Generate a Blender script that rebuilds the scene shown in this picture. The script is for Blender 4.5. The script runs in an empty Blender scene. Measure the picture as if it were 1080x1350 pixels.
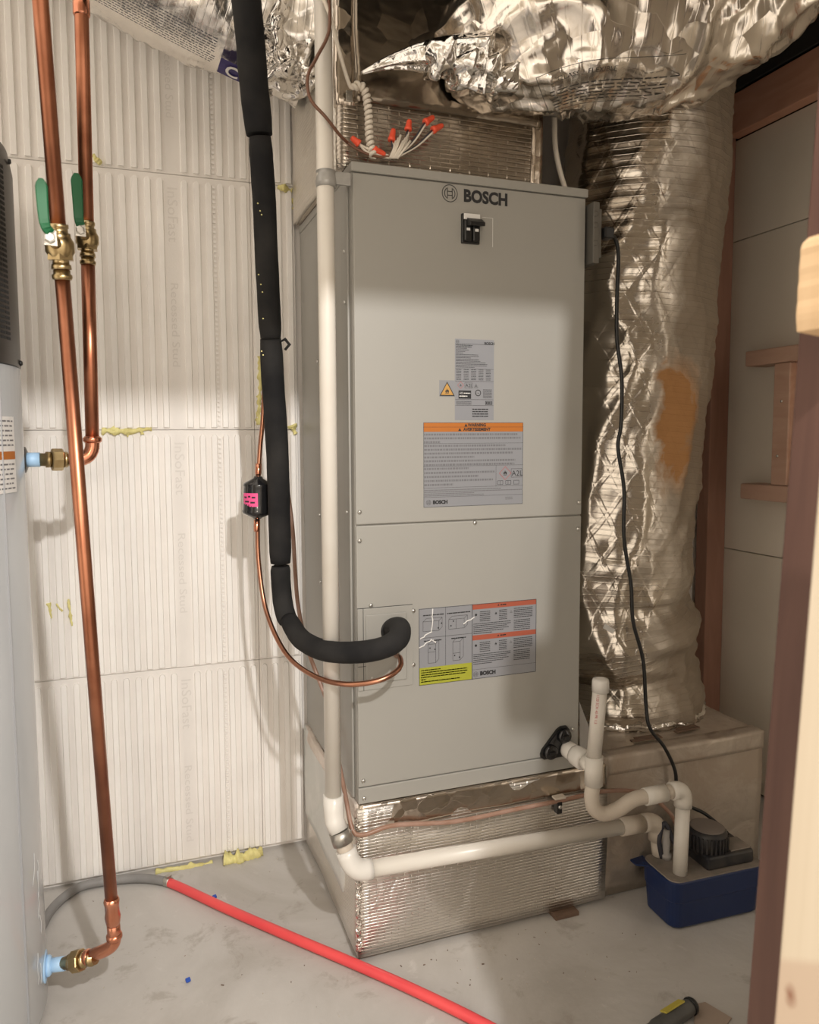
import bpy, bmesh, math, random
from mathutils import Vector, Matrix, noise
random.seed(7)
S = bpy.context.scene
COL = S.collection
PI = math.pi

# ------------------------------------------------------------------ camera
CAM = Vector((0, 0, 1.16))
F, YAW, PIT, ROLL, CX, CY = 976.28, math.radians(18.908), math.radians(4.4638), math.radians(-.3933), 507.99, 654.09
FW = Vector((math.sin(YAW) * math.cos(PIT), math.cos(YAW) * math.cos(PIT), -math.sin(PIT)))
_r = Vector((math.cos(YAW), -math.sin(YAW), 0)); _u = _r.cross(FW)
RT = _r * math.cos(ROLL) + _u * math.sin(ROLL); UP = RT.cross(FW)
cd = bpy.data.cameras.new('camera'); cam = bpy.data.objects.new('camera', cd); COL.objects.link(cam)
cam.matrix_world = Matrix(((RT.x, UP.x, -FW.x, CAM.x), (RT.y, UP.y, -FW.y, CAM.y), (RT.z, UP.z, -FW.z, CAM.z), (0, 0, 0, 1)))
cd.sensor_fit = 'VERTICAL'; cd.sensor_height = 36; cd.lens = F * 36 / 1350
cd.shift_x = (540 - CX) / 1350; cd.shift_y = (CY - 675) / 1350
cd.clip_start = .05
cd.dof.use_dof = True; cd.dof.focus_distance = 1.75; cd.dof.aperture_fstop = 5
S.camera = cam

# ------------------------------------------------------------------ world, lamps, exposure
W = bpy.data.worlds.new('world'); S.world = W; W.use_nodes = True
W.node_tree.nodes['Background'].inputs[0].default_value = (1.0, .88, .74, 1)
W.node_tree.nodes['Background'].inputs[1].default_value = 1.55
def lamp(name, loc, power, size, color, aim):
    l = bpy.data.lights.new(name, 'AREA'); l.energy = power; l.shape = 'DISK'; l.size = size; l.color = color
    o = bpy.data.objects.new(name, l); COL.objects.link(o); o.location = loc
    o.rotation_euler = (Vector(aim) - Vector(loc)).to_track_quat('-Z', 'Y').to_euler()
    return o
lamp('hall_ceiling_lamp', (.386, -.70, 2.27), 45, .07, (1.0, .965, .93), (.4, 1.6, .25))
lamp('far_fill_light', (-.55, -3.2, 1.80), 25, .55, (1.0, .87, .72), (.4, 1.6, 1.2))  # added fill light to lift the upper wall and cabinet, no known source
S.view_settings.view_transform = 'Standard'; S.view_settings.look = 'None'
S.view_settings.exposure = 0; S.view_settings.gamma = 1; S.view_settings.use_curve_mapping = False

# ------------------------------------------------------------------ pixel -> point on a plane of the room
def ray(x, y): return FW + RT * ((x - CX) / F) - UP * ((y - CY) / F)
def onZ(x, y, z): d = ray(x, y); return CAM + d * ((z - CAM.z) / d.z)
def onY(x, y, Y): d = ray(x, y); return CAM + d * (Y / d.y)
def onX(x, y, X): d = ray(x, y); return CAM + d * (X / d.x)

# ------------------------------------------------------------------ materials
MATS = {}
def mat(name, color, rough=.5, metal=0.0, coat=0.0, **kw):
    m = bpy.data.materials.new(name); m.use_nodes = True
    b = m.node_tree.nodes['Principled BSDF']
    b.inputs['Base Color'].default_value = (*color, 1); b.inputs['Roughness'].default_value = rough
    b.inputs['Metallic'].default_value = metal; b.inputs['Coat Weight'].default_value = coat
    for k, v in kw.items(): b.inputs[k].default_value = v
    MATS[name] = m
    return m
def nd(m, t, **kw):
    n = m.node_tree.nodes.new(t)
    for k, v in kw.items():
        if isinstance(k, str) and hasattr(n, k): setattr(n, k, v)
        else: n.inputs[k.replace('_', ' ')].default_value = v
    return n
def ln(m, a, b): m.node_tree.links.new(a, b)
def bsdf(m): return m.node_tree.nodes['Principled BSDF']
def coord(m, which='Object', scale=(1, 1, 1), rot=(0, 0, 0)):
    t = m.node_tree.nodes.new('ShaderNodeTexCoord'); p = m.node_tree.nodes.new('ShaderNodeMapping')
    p.inputs['Scale'].default_value = scale; p.inputs['Rotation'].default_value = rot
    ln(m, t.outputs[which], p.inputs['Vector']); return p.outputs[0]
def noise_tex(m, vec, scale, detail=3, dist=0.0, rough=.5):
    n = m.node_tree.nodes.new('ShaderNodeTexNoise'); n.inputs['Scale'].default_value = scale
    n.inputs['Detail'].default_value = detail; n.inputs['Distortion'].default_value = dist; n.inputs['Roughness'].default_value = rough
    ln(m, vec, n.inputs['Vector']); return n.outputs[0]
def ramp(m, fac, stops):
    n = m.node_tree.nodes.new('ShaderNodeValToRGB'); e = n.color_ramp.elements
    while len(e) < len(stops): e.new(.5)
    for i, (p, c) in enumerate(stops):
        e[i].position = p; e[i].color = (*c, 1) if len(c) == 3 else c
    ln(m, fac, n.inputs[0]); return n.outputs[0]
def mix(m, fac, a, b):
    n = m.node_tree.nodes.new('ShaderNodeMix'); n.data_type = 'RGBA'
    if isinstance(fac, (int, float)): n.inputs[0].default_value = fac
    else: ln(m, fac, n.inputs[0])
    for v, i in ((a, 6), (b, 7)):
        if isinstance(v, tuple): n.inputs[i].default_value = (*v, 1)
        else: ln(m, v, n.inputs[i])
    return n.outputs[2]
def math_n(m, op, a, b=None, clamp=False):
    n = m.node_tree.nodes.new('ShaderNodeMath'); n.operation = op; n.use_clamp = clamp
    for i, v in enumerate((a, b)):
        if v is None: continue
        if isinstance(v, (int, float)): n.inputs[i].default_value = v
        else: ln(m, v, n.inputs[i])
    return n.outputs[0]
def bump(m, height, strength, dist=.002, prev=None):
    n = m.node_tree.nodes.new('ShaderNodeBump'); n.inputs['Strength'].default_value = strength; n.inputs['Distance'].default_value = dist
    ln(m, height, n.inputs['Height'])
    if prev is not None: ln(m, prev, n.inputs['Normal'])
    ln(m, n.outputs[0], bsdf(m).inputs['Normal']); return n.outputs[0]
def speckled(name, c1, c2, scale, rough=.6, metal=0., lo=.35, hi=.65, bstr=0., bscale=None, **kw):
    m = mat(name, c1, rough, metal, **kw); v = coord(m)
    f = noise_tex(m, v, scale, 5)
    ln(m, ramp(m, f, [(lo, c1), (hi, c2)]), bsdf(m).inputs['Base Color'])
    if bstr: bump(m, noise_tex(m, v, bscale or scale * 4, 4), bstr)
    return m

EPS = speckled('white_foam', (.84, .815, .785), (.90, .88, .85), 6, .75, bstr=.25, bscale=260)
EPSB = speckled('white_foam_shaded', (.775, .745, .71), (.82, .79, .755), 6, .8, bstr=.25, bscale=260)  # same foam as the ribs, shade between them put into the colour
EPST = mat('foam_emboss', (.715, .685, .65), .8)
UNIT = speckled('light_grey_enamel', (.315, .306, .28), (.325, .316, .289), 3, .42, bstr=.06, bscale=700)
UNITD = mat('grey_enamel_side', (.325, .316, .29), .38)
SEAM = mat('dark_gap', (.02, .02, .02), .9)
BLACKR = speckled('black_foam_rubber', (.010, .010, .011), (.026, .025, .024), 9, .88, bstr=.3, bscale=40, **{'Specular IOR Level': .25})
BLACK = mat('black_plastic', (.012, .012, .012), .35)
BLACKG = mat('black_gloss_paint', (.010, .010, .011), .16, coat=.3)
PVC = speckled('white_pvc', (.68, .645, .585), (.63, .585, .515), 7, .32, lo=.45, hi=.8)
PVCD = speckled('dusty_pvc', (.58, .52, .44), (.50, .43, .355), 9, .45, lo=.4, hi=.75)
PVCW = mat('white_pvc_fitting', (.69, .665, .62), .25)
COPPER = speckled('copper', (.47, .195, .112), (.31, .115, .064), 14, .34, 1.0, lo=.4, hi=.75)
COPPERB = speckled('bright_copper', (.80, .38, .25), (.62, .25, .15), 20, .22, 1.0)
COPPERT = speckled('thin_copper', (.50, .24, .15), (.36, .17, .11), 18, .32, 1.0)
BRASS = speckled('brass', (.55, .43, .24), (.38, .28, .14), 30, .28, 1.0)
STEEL = mat('zinc_steel', (.62, .61, .58), .3, 1.0)
GALV = speckled('galvanised_steel', (.42, .40, .36), (.52, .50, .46), 40, .4, 1.0)
GREEN = mat('green_vinyl', (.006, .115, .042), .42)
BLUETAPE = mat('pale_blue_plastic', (.38, .60, .86), .4)
TANKM = speckled('heater_jacket_grey', (.43, .45, .465), (.47, .485, .50), 3, .26, coat=.3)
SHROUD = speckled('dark_metal_shroud', (.06, .055, .05), (.075, .07, .062), 5, .38, .6)
LABELW = mat('white_label', (.72, .71, .69), .45)
LABELG = mat('silver_label', (.245, .25, .266), .34)
ORANGE = mat('label_orange', (.42, .135, .02), .45)
REDL = mat('label_red', (.34, .085, .05), .45)
YELL = mat('label_yellow', (.34, .35, .036), .45)
INK = mat('ink_black', (.02, .02, .022), .5)
INKG = mat('ink_grey', (.15, .15, .16), .5)
INKR = mat('ink_red', (.45, .05, .05), .5)
PURPLE = mat('ink_purple', (.035, .025, .13), .4)
TRI = mat('hazard_amber', (.48, .27, .075), .45)
PINK = mat('pink_sticker', (.80, .09, .28), .5)
WNUT = mat('wire_nut_red', (.85, .10, .045), .4)
WIREW = mat('white_wire_jacket', (.72, .66, .57), .45)
WIREB = mat('brown_wire_jacket', (.16, .075, .045), .45)
WIREK = mat('dark_wire', (.03, .03, .04), .5)
TUBEB = speckled('brown_vinyl_tube', (.27, .15, .10), (.36, .23, .18), 20, .35)
HOSER = speckled('red_hose_rubber', (.80, .085, .085), (.70, .06, .07), 5, .38)
HOSEG = speckled('grey_hose_rubber', (.20, .195, .19), (.26, .255, .25), 12, .55)
NAVY = speckled('navy_plastic', (.006, .018, .075), (.009, .024, .092), 5, .34)
DECK = speckled('dusty_grey_deck', (.19, .165, .14), (.26, .22, .185), 25, .8)
MOTORK = speckled('dusty_black_plastic', (.014, .015, .02), (.05, .045, .04), 22, .5)
WARM = speckled('drywall_paper', (.76, .70, .60), (.70, .64, .545), 3, .85, bstr=.1, bscale=150)
YFOAM = speckled('yellow_spray_foam', (.78, .73, .32), (.62, .55, .22), 30, .6, bstr=.6, bscale=60)
DARKV = mat('dark_void', (.02, .018, .016), .9)
GREYTAPE = speckled('grey_cloth_tape', (.30, .295, .28), (.40, .39, .37), 30, .35, .25)
TOOLY = mat('yellow_tool_label', (.50, .42, .06), .5)
TOOLK = speckled('grey_tool_grip', (.06, .06, .058), (.10, .10, .095), 30, .5)
CARD = mat('tan_cardboard', (.33, .26, .21), .8)

def wood(name, c1, c2, scale=(3, 3, 60), rough=.6, axis='Z'):
    m = mat(name, c1, rough); v = coord(m, 'Object', scale)
    f = noise_tex(m, v, 1.6, 6, 1.2)
    ln(m, ramp(m, f, [(.3, c1), (.7, c2)]), bsdf(m).inputs['Base Color']); bump(m, f, .2, .001); return m
WOODR = wood('red_brown_lumber', (.50, .26, .175), (.60, .33, .23), (14, 3, 14))
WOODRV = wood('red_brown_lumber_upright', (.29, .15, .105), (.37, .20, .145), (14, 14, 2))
WOODP = wood('pinkish_pine', (.47, .29, .21), (.56, .37, .28), (14, 3, 14))
PLYO = wood('orange_plywood', (.62, .27, .07), (.72, .34, .10), (6, 6, 2))
JAMB = wood('dark_red_brown_board', (.080, .036, .026), (.115, .056, .040), (16, 16, 1.5), .55)
STUD = wood('cream_lumber', (.60, .51, .38), (.68, .59, .46), (16, 16, 1.2), .6)
PINEB = wood('golden_pine', (.56, .37, .20), (.66, .47, .28), (10, 10, 2), .6)
SHIM = wood('brown_shim', (.12, .075, .05), (.18, .115, .08), (6, 30, 30))

# knotty stud: a real knot near the foot
def knot(m, center, size, col):
    t = m.node_tree.nodes.new('ShaderNodeTexCoord'); d = m.node_tree.nodes.new('ShaderNodeVectorMath'); d.operation = 'SUBTRACT'
    ln(m, t.outputs['Object'], d.inputs[0]); d.inputs[1].default_value = center
    s = m.node_tree.nodes.new('ShaderNodeVectorMath'); s.operation = 'DIVIDE'; ln(m, d.outputs[0], s.inputs[0]); s.inputs[1].default_value = size
    L = m.node_tree.nodes.new('ShaderNodeVectorMath'); L.operation = 'LENGTH'; ln(m, s.outputs[0], L.inputs[0])
    n = noise_tex(m, t.outputs['Object'], 60, 3)
    f = math_n(m, 'ADD', L.outputs['Value'], math_n(m, 'MULTIPLY', n, .7))
    k = ramp(m, f, [(.35, (1, 1, 1)), (1.25, (0, 0, 0))])
    bc = bsdf(m).inputs['Base Color']; prev = bc.links[0].from_socket
    ln(m, mix(m, k, prev, col), bc)

def concrete():
    m = mat('concrete', (.42, .40, .37), .8); v = coord(m)
    a = noise_tex(m, v, 2.2, 8, .8, .6); b = noise_tex(m, v, 11, 6, .4, .7); c = noise_tex(m, v, 38, 3)
    base = ramp(m, a, [(.32, (.40, .375, .345)), (.5, (.475, .455, .43)), (.68, (.53, .51, .485))])
    spots = ramp(m, b, [(.33, (1, 1, 1)), (.43, (0, 0, 0))])
    pale = ramp(m, b, [(.62, (0, 0, 0)), (.72, (1, 1, 1))])
    c1 = mix(m, math_n(m, 'MULTIPLY', spots, .45), base, (.27, .235, .20))
    c2 = mix(m, math_n(m, 'MULTIPLY', pale, .5), c1, (.62, .60, .57))
    fleck = ramp(m, c, [(.22, (1, 1, 1)), (.27, (0, 0, 0))])
    c3 = mix(m, math_n(m, 'MULTIPLY', fleck, .5), c2, (.20, .16, .13))
    ln(m, c3, bsdf(m).inputs['Base Color'])
    bump(m, noise_tex(m, v, 60, 6), .25, .002, bump(m, a, .4, .01))
    return m
CONC = concrete()

def foil(name, color=(.80, .765, .71), rough=.2, cr_scale=16, cr=.5, facet=0, fstr=.3, scrim=0, scrim_s=.25, bubble=0, bw=2.4, bstr=.45, dust=None, dust_lo=.45, dust_hi=.6, patch=None, side=None):
    """aluminised film: crinkles and reinforcing threads as relief, dust and stains as colour"""
    m = mat(name, color, rough, 1.0); b = bsdf(m)
    v = coord(m); uv = coord(m, 'UV')
    n1 = noise_tex(m, v, cr_scale, 4, .5, .55)
    fold = math_n(m, 'ABSOLUTE', math_n(m, 'SUBTRACT', n1, .5))
    nrm = bump(m, fold, cr, .05)
    if facet:                                        # flat facets meeting in sharp creases, as foil that has been crushed
        wn = m.node_tree.nodes.new('ShaderNodeTexNoise'); wn.inputs['Scale'].default_value = facet * .8; wn.inputs['Detail'].default_value = 2; ln(m, v, wn.inputs['Vector'])
        wv = m.node_tree.nodes.new('ShaderNodeVectorMath'); wv.operation = 'MULTIPLY_ADD'; ln(m, wn.outputs['Color'], wv.inputs[0]); wv.inputs[1].default_value = (.5 / facet,) * 3; ln(m, v, wv.inputs[2])
        vo = m.node_tree.nodes.new('ShaderNodeTexVoronoi'); vo.feature = 'F1'; vo.inputs['Scale'].default_value = facet
        ln(m, wv.outputs[0], vo.inputs['Vector'])
        d1 = m.node_tree.nodes.new('ShaderNodeVectorMath'); d1.operation = 'SUBTRACT'; ln(m, wv.outputs[0], d1.inputs[0]); ln(m, vo.outputs['Position'], d1.inputs[1])
        d2 = m.node_tree.nodes.new('ShaderNodeVectorMath'); d2.operation = 'SUBTRACT'; ln(m, vo.outputs['Color'], d2.inputs[0]); d2.inputs[1].default_value = (.5, .5, .5)
        d3 = m.node_tree.nodes.new('ShaderNodeVectorMath'); d3.operation = 'DOT_PRODUCT'; ln(m, d1.outputs[0], d3.inputs[0]); ln(m, d2.outputs[0], d3.inputs[1])
        nrm = bump(m, d3.outputs['Value'], fstr, 1.0, nrm)
    if bubble:
        br = m.node_tree.nodes.new('ShaderNodeTexBrick'); ln(m, uv, br.inputs['Vector'])
        br.inputs['Scale'].default_value = 1; br.inputs['Brick Width'].default_value = bubble * bw; br.inputs['Row Height'].default_value = bubble
        br.inputs['Mortar Size'].default_value = bubble * .22; br.inputs['Mortar Smooth'].default_value = 1.0
        br.inputs['Color1'].default_value = br.inputs['Color2'].default_value = (1, 1, 1, 1); br.inputs['Mortar'].default_value = (0, 0, 0, 1)
        nrm = bump(m, br.outputs['Color'], bstr, .0016, nrm)
    if scrim:
        for ang in (0, .95, -.95):
            vv = coord(m, 'UV', (1, 1, 1), (0, 0, ang)); w = m.node_tree.nodes.new('ShaderNodeTexWave'); w.bands_direction = 'Y'
            w.inputs['Scale'].default_value = scrim if ang == 0 else scrim * .22; w.inputs['Distortion'].default_value = .35; w.inputs['Detail Scale'].default_value = 4
            ln(m, vv, w.inputs['Vector'])
            h = ramp(m, w.outputs['Fac'], [(.86, (0, 0, 0)), (.97, (1, 1, 1))])
            nrm = bump(m, h, scrim_s if ang == 0 else scrim_s * .6, .0025, nrm)
    if dust:
        dn = noise_tex(m, v, 5, 6, .6, .6)
        if side:                                     # dust weighted to one flank, with that side's shade and drywall reflection painted in
            sx = m.node_tree.nodes.new('ShaderNodeSeparateXYZ'); ln(m, v, sx.inputs[0])
            g_ = math_n(m, 'MULTIPLY', math_n(m, 'ADD', sx.outputs[0], side[0]), side[1])
            dn2 = math_n(m, 'ADD', dn, math_n(m, 'MINIMUM', math_n(m, 'MAXIMUM', g_, -.3), .3))
        else: dn2 = dn
        k = ramp(m, dn2, [(dust_lo, (0, 0, 0)), (dust_hi, (1, 1, 1))])
        if patch:                                    # one worn patch where the yellow fibre shows through
            (pc, ps, pcol) = patch
            t = m.node_tree.nodes.new('ShaderNodeTexCoord'); d = m.node_tree.nodes.new('ShaderNodeVectorMath'); d.operation = 'SUBTRACT'
            ln(m, t.outputs['Object'], d.inputs[0]); d.inputs[1].default_value = pc
            s = m.node_tree.nodes.new('ShaderNodeVectorMath'); s.operation = 'DIVIDE'; ln(m, d.outputs[0], s.inputs[0]); s.inputs[1].default_value = ps
            L = m.node_tree.nodes.new('ShaderNodeVectorMath'); L.operation = 'LENGTH'; ln(m, s.outputs[0], L.inputs[0])
            f = math_n(m, 'ADD', L.outputs['Value'], math_n(m, 'MULTIPLY', math_n(m, 'SUBTRACT', dn, .5), 2.2))
            pk = ramp(m, f, [(.62, (1, 1, 1)), (1.0, (0, 0, 0))])
            dcol = mix(m, pk, dust, pcol); k = math_n(m, 'MAXIMUM', k, pk)
        else: dcol = dust
        ln(m, mix(m, k, color, dcol), b.inputs['Base Color'])
        ln(m, math_n(m, 'SUBTRACT', 1.0, math_n(m, 'MULTIPLY', k, .8)), b.inputs['Metallic'])
        ln(m, math_n(m, 'ADD', math_n(m, 'MULTIPLY', k, .45), rough), b.inputs['Roughness'])
    return m
F_BASE = foil('bubble_foil', (.84, .80, .745), .30, 7, .18, bubble=.0072, bw=4.5, bstr=.6)
F_BASED = foil('bubble_foil_dusty', (.66, .61, .545), .36, 9, .25, bubble=.0075, dust=(.34, .29, .235), dust_lo=.5, dust_hi=.75)
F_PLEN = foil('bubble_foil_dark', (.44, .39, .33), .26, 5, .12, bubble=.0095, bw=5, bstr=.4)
F_TAPE = foil('foil_tape', (.60, .53, .45), .24, 4, .12, facet=26, fstr=.28)
F_BOX = foil('dusty_board_foil', (.60, .54, .47), .38, 10, .2, dust=(.42, .345, .275), dust_lo=.36, dust_hi=.58)
F_WRAP = foil('dark_reflection_foil', (.30, .255, .205), .24, 4, .12, facet=14, fstr=.14)  # colour darkened to stand in for the dark ceiling and hall it reflects
F_BIG = foil('crumpled_foil', (.84, .78, .705), .22, 3.4, .16, facet=14, fstr=.40, scrim=20, scrim_s=.12)
F_VERT = foil('scrim_foil', (.70, .64, .56), .23, 3.0, .07, facet=10, fstr=.10, scrim=21, scrim_s=.34, dust=(.30, .245, .185), dust_lo=.36, dust_hi=.66, side=(.03, 2.4),
              patch=((-.005, -.215, -.24), (.078, .20, .22), (.44, .225, .085)))
F_LEFT = foil('printed_foil', (.90, .87, .83), .25, 4, .10, facet=12, fstr=.16, scrim=22, scrim_s=.2)
F_CRUMP = foil('crumpled_foil_end', (.82, .79, .75), .14, 8, .3, facet=42, fstr=.6)

# ------------------------------------------------------------------ object helpers
WL = {}
def props(o, label=None, cat=None, group=None, kind=None):
    if label: o['label'] = label
    if cat: o['category'] = cat
    if group: o['group'] = group
    if kind: o['kind'] = kind
    return o
def thing(name, loc, label, cat, group=None):
    o = bpy.data.objects.new(name, None); COL.objects.link(o); o.location = loc; o.empty_display_size = .05
    WL[o.name] = Vector(loc); return props(o, label, cat, group)

def frames(pts):
    n = len(pts); T = []
    for i in range(n):
        t = pts[min(i + 1, n - 1)] - pts[max(i - 1, 0)]
        T.append(t.normalized() if t.length > 1e-9 else Vector((0, 0, 1)))
    a = Vector((0, 0, 1)) if abs(T[0].z) < .9 else Vector((0, 1, 0))
    N = [(a - T[0] * a.dot(T[0])).normalized()]
    for i in range(1, n):
        v = N[-1] - T[i] * N[-1].dot(T[i]); N.append(v.normalized())
    return T, N, [T[i].cross(N[i]) for i in range(n)]
def smooth(ctrl, per=8):
    P = [Vector(p) for p in ctrl]; P = [P[0] * 2 - P[1]] + P + [P[-1] * 2 - P[-2]]; out = []
    for i in range(1, len(P) - 2):
        p0, p1, p2, p3 = P[i - 1:i + 3]
        for k in range(per):
            t = k / per
            out.append(.5 * ((2 * p1) + (p2 - p0) * t + (2 * p0 - 5 * p1 + 4 * p2 - p3) * t * t + (3 * p1 - p0 - 3 * p2 + p3) * t ** 3))
    out.append(P[-2].copy()); return out
def resample(pts, n):
    d = [0]
    for a, b in zip(pts, pts[1:]): d.append(d[-1] + (b - a).length)
    out = []; j = 0
    for i in range(n):
        s = d[-1] * i / (n - 1)
        while j < len(pts) - 2 and d[j + 1] < s: j += 1
        t = (s - d[j]) / max(1e-9, d[j + 1] - d[j]); out.append(pts[j].lerp(pts[j + 1], min(1, t)))
    return out, d[-1]

class MB:
    def __init__(self): self.bm = bmesh.new(); self.uv = self.bm.loops.layers.uv.new('UVMap'); self.done = set(); self.flat = False
    def box(self, x0, x1, y0, y1, z0, z1, bev=0, seg=2):
        vs = [self.bm.verts.new((x, y, z)) for x in (x0, x1) for y in (y0, y1) for z in (z0, z1)]
        self._hexa(vs, bev, seg); return self
    def _hexa(self, vs, bev, seg):
        fs = [self.bm.faces.new([vs[i] for i in q]) for q in ((0, 1, 3, 2), (4, 6, 7, 5), (0, 4, 5, 1), (2, 3, 7, 6), (0, 2, 6, 4), (1, 5, 7, 3))]
        if bev:
            es = list({e for f in fs for e in f.edges})
            bmesh.ops.bevel(self.bm, geom=es, offset=bev, segments=seg, profile=.5, affect='EDGES')
    def hexa(self, pts, bev=0, seg=2):
        """eight corners in the order x0y0z0 x0y0z1 x0y1z0 x0y1z1 x1..."""
        self._hexa([self.bm.verts.new(p) for p in pts], bev, seg); return self
    def obox(self, c, e1, e2, e3, bev=0, seg=2):
        c, e1, e2, e3 = map(Vector, (c, e1, e2, e3))
        return self.hexa([c + e1 * a + e2 * b + e3 * d for a in (-.5, .5) for b in (-.5, .5) for d in (-.5, .5)], bev, seg)
    def tube(self, pts, r, seg=12, cap=True, rf=None, uvs=False):
        pts = [Vector(p) for p in pts]; T, N, B = frames(pts); rings = []; s = 0
        L = []
        for i, p in enumerate(pts):
            if i: s += (p - pts[i - 1]).length
            L.append(s)
            rr = r[i] if isinstance(r, (list, tuple)) else r
            ring = []
            for k in range(seg):
                a = 2 * PI * k / seg; d = N[i] * math.cos(a) + B[i] * math.sin(a)
                q = rr if rf is None else rf(s, a, rr, p + d * rr)
                ring.append(self.bm.verts.new(p + d * q))
            rings.append(ring)
        r0 = r[0] if isinstance(r, (list, tuple)) else r
        for i in range(len(rings) - 1):
            for k in range(seg):
                f = self.bm.faces.new((rings[i][k], rings[i][(k + 1) % seg], rings[i + 1][(k + 1) % seg], rings[i + 1][k])); f.smooth = True
                if uvs:
                    c = 2 * PI * r0 / seg
                    for lp, (u, v) in zip(f.loops, ((k * c, L[i]), ((k + 1) * c, L[i]), ((k + 1) * c, L[i + 1]), (k * c, L[i + 1]))): lp[self.uv].uv = (u, v)
                    self.done.add(f)
        if cap:
            for ring, rev in ((rings[0], True), (rings[-1], False)):
                f = self.bm.faces.new(list(reversed(ring)) if rev else ring)
        return self
    def cyl(self, p0, p1, r, seg=20, r2=None, cap=True):
        return self.tube([p0, p1], [r, r if r2 is None else r2], seg, cap)
    def lathe(self, p, d, prof, seg=24):
        """profile of (distance along d, radius) from point p"""
        p, d = Vector(p), Vector(d).normalized()
        a = Vector((0, 0, 1)) if abs(d.z) < .9 else Vector((0, 1, 0)); n = (a - d * a.dot(d)).normalized(); b = d.cross(n); rings = []
        for t, r in prof:
            rings.append([self.bm.verts.new(p + d * t + (n * math.cos(2 * PI * k / seg) + b * math.sin(2 * PI * k / seg)) * max(r, 1e-4)) for k in range(seg)])
        for A, Bq in zip(rings, rings[1:]):
            for k in range(seg):
                f = self.bm.faces.new((A[k], A[(k + 1) % seg], Bq[(k + 1) % seg], Bq[k])); f.smooth = seg > 8
        self.bm.faces.new(list(reversed(rings[0]))); self.bm.faces.new(rings[-1]); return self
    def prism(self, poly, vec):
        vec = Vector(vec); A = [self.bm.verts.new(p) for p in poly]; Bq = [self.bm.verts.new(Vector(p) + vec) for p in poly]
        self.bm.faces.new(A); self.bm.faces.new(list(reversed(Bq))); n = len(A)
        for i in range(n): self.bm.faces.new((A[i], Bq[i], Bq[(i + 1) % n], A[(i + 1) % n]))
        return self
    def quad(self, pts):
        self.bm.faces.new([self.bm.verts.new(p) for p in pts]); return self
    def grid(self, fn, nu, nv, uvscale=None):
        V = [[self.bm.verts.new(fn(i / nu, j / nv)) for j in range(nv + 1)] for i in range(nu + 1)]
        for i in range(nu):
            for j in range(nv):
                f = self.bm.faces.new((V[i][j], V[i + 1][j], V[i + 1][j + 1], V[i][j + 1])); f.smooth = True
        return self
    def text(self, body, origin, ux, uy, h, bold=0., depth=0, align='LEFT', font_stretch=1.0, fn=None):
        """letters as flat polygons; ux, uy give the writing plane; fn maps (x, y) to a curved surface"""
        c = bpy.data.curves.new('letters', 'FONT'); c.body = body; c.size = h * 1.38; c.offset = bold; c.align_x = align; c.resolution_u = 3
        o = bpy.data.objects.new('letters', c); COL.objects.link(o)
        me = o.evaluated_get(bpy.context.evaluated_depsgraph_get()).to_mesh()
        O, ux, uy = Vector(origin or (0, 0, 0)), Vector(ux), Vector(uy)
        vs = [self.bm.verts.new(fn(v.co.x * font_stretch, v.co.y) if fn else O + ux * (v.co.x * font_stretch) + uy * v.co.y) for v in me.vertices]
        for p in me.polygons:
            try: self.bm.faces.new([vs[i] for i in p.vertices])
            except ValueError: pass
        o.evaluated_get(bpy.context.evaluated_depsgraph_get()).to_mesh_clear()
        bpy.data.objects.remove(o); bpy.data.curves.remove(c); return self
    def build(self, name, m, parent=None, shade=None, fixn=True):
        bm = self.bm
        bm.normal_update()
        if fixn: bmesh.ops.recalc_face_normals(bm, faces=bm.faces)
        for f in bm.faces:
            if shade is not None: f.smooth = shade
            if f in self.done: continue
            n = f.normal; ax = max(range(3), key=lambda i: abs(n[i]))
            for lp in f.loops:
                co = lp.vert.co; lp[self.uv].uv = (co.y, co.z) if ax == 0 else (co.x, co.z) if ax == 1 else (co.x, co.y)
        xs = [v.co for v in bm.verts]
        lo = Vector((min(v.x for v in xs), min(v.y for v in xs), min(v.z for v in xs))); hi = Vector((max(v.x for v in xs), max(v.y for v in xs), max(v.z for v in xs)))
        c = (lo + hi) / 2
        if parent is None: c.z = lo.z
        bmesh.ops.translate(bm, verts=bm.verts, vec=-c)
        me = bpy.data.meshes.new(name); bm.to_mesh(me); bm.free(); me.materials.append(m)
        o = bpy.data.objects.new(name, me); COL.objects.link(o)
        if parent is not None: o.parent = parent; o.location = c - WL[parent.name]
        else: o.location = c
        WL[o.name] = c
        return o
def A(name, m, parent, mb, label=None, kind=None, shade=None, fixn=True):
    o = mb.build(name, m, parent, shade, fixn)
    if label: o['label'] = label
    if kind: o['kind'] = kind
    return o
def place(o, parent, off):
    """copy of a part moved by off"""
    c = o.copy(); COL.objects.link(c); c.parent = parent; c.location = o.location + Vector(off); return c
def bend(p0, c, p1, n=8):
    p0, c, p1 = map(Vector, (p0, c, p1)); return [p0 * (1 - t) ** 2 + c * 2 * t * (1 - t) + p1 * t * t for t in [i / n for i in range(n + 1)]]
def struct(name, m, mb): return props(mb.build(name, m), kind='structure')

# ================================================================== THE ROOM
D = 2.018
struct('floor', CONC, MB().box(-1.6, 2.4, -1.2, 2.2, -.12, 0))
struct('ceiling', DARKV, MB().box(.25, 2.1, .46, 2.2, 2.62, 2.7))
wf = struct('wall_front', WARM, MB().box(-1.0, -.42, .46, .57, 0, 2.62).box(.715, 1.66, .46, .57, 0, 2.62).box(-.42, .715, .46, .57, 1.838, 2.62))
back = struct('wall_back', EPSB, MB().box(-1.25, 2.1, D + .012, 2.2, 0, 2.62))

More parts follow.
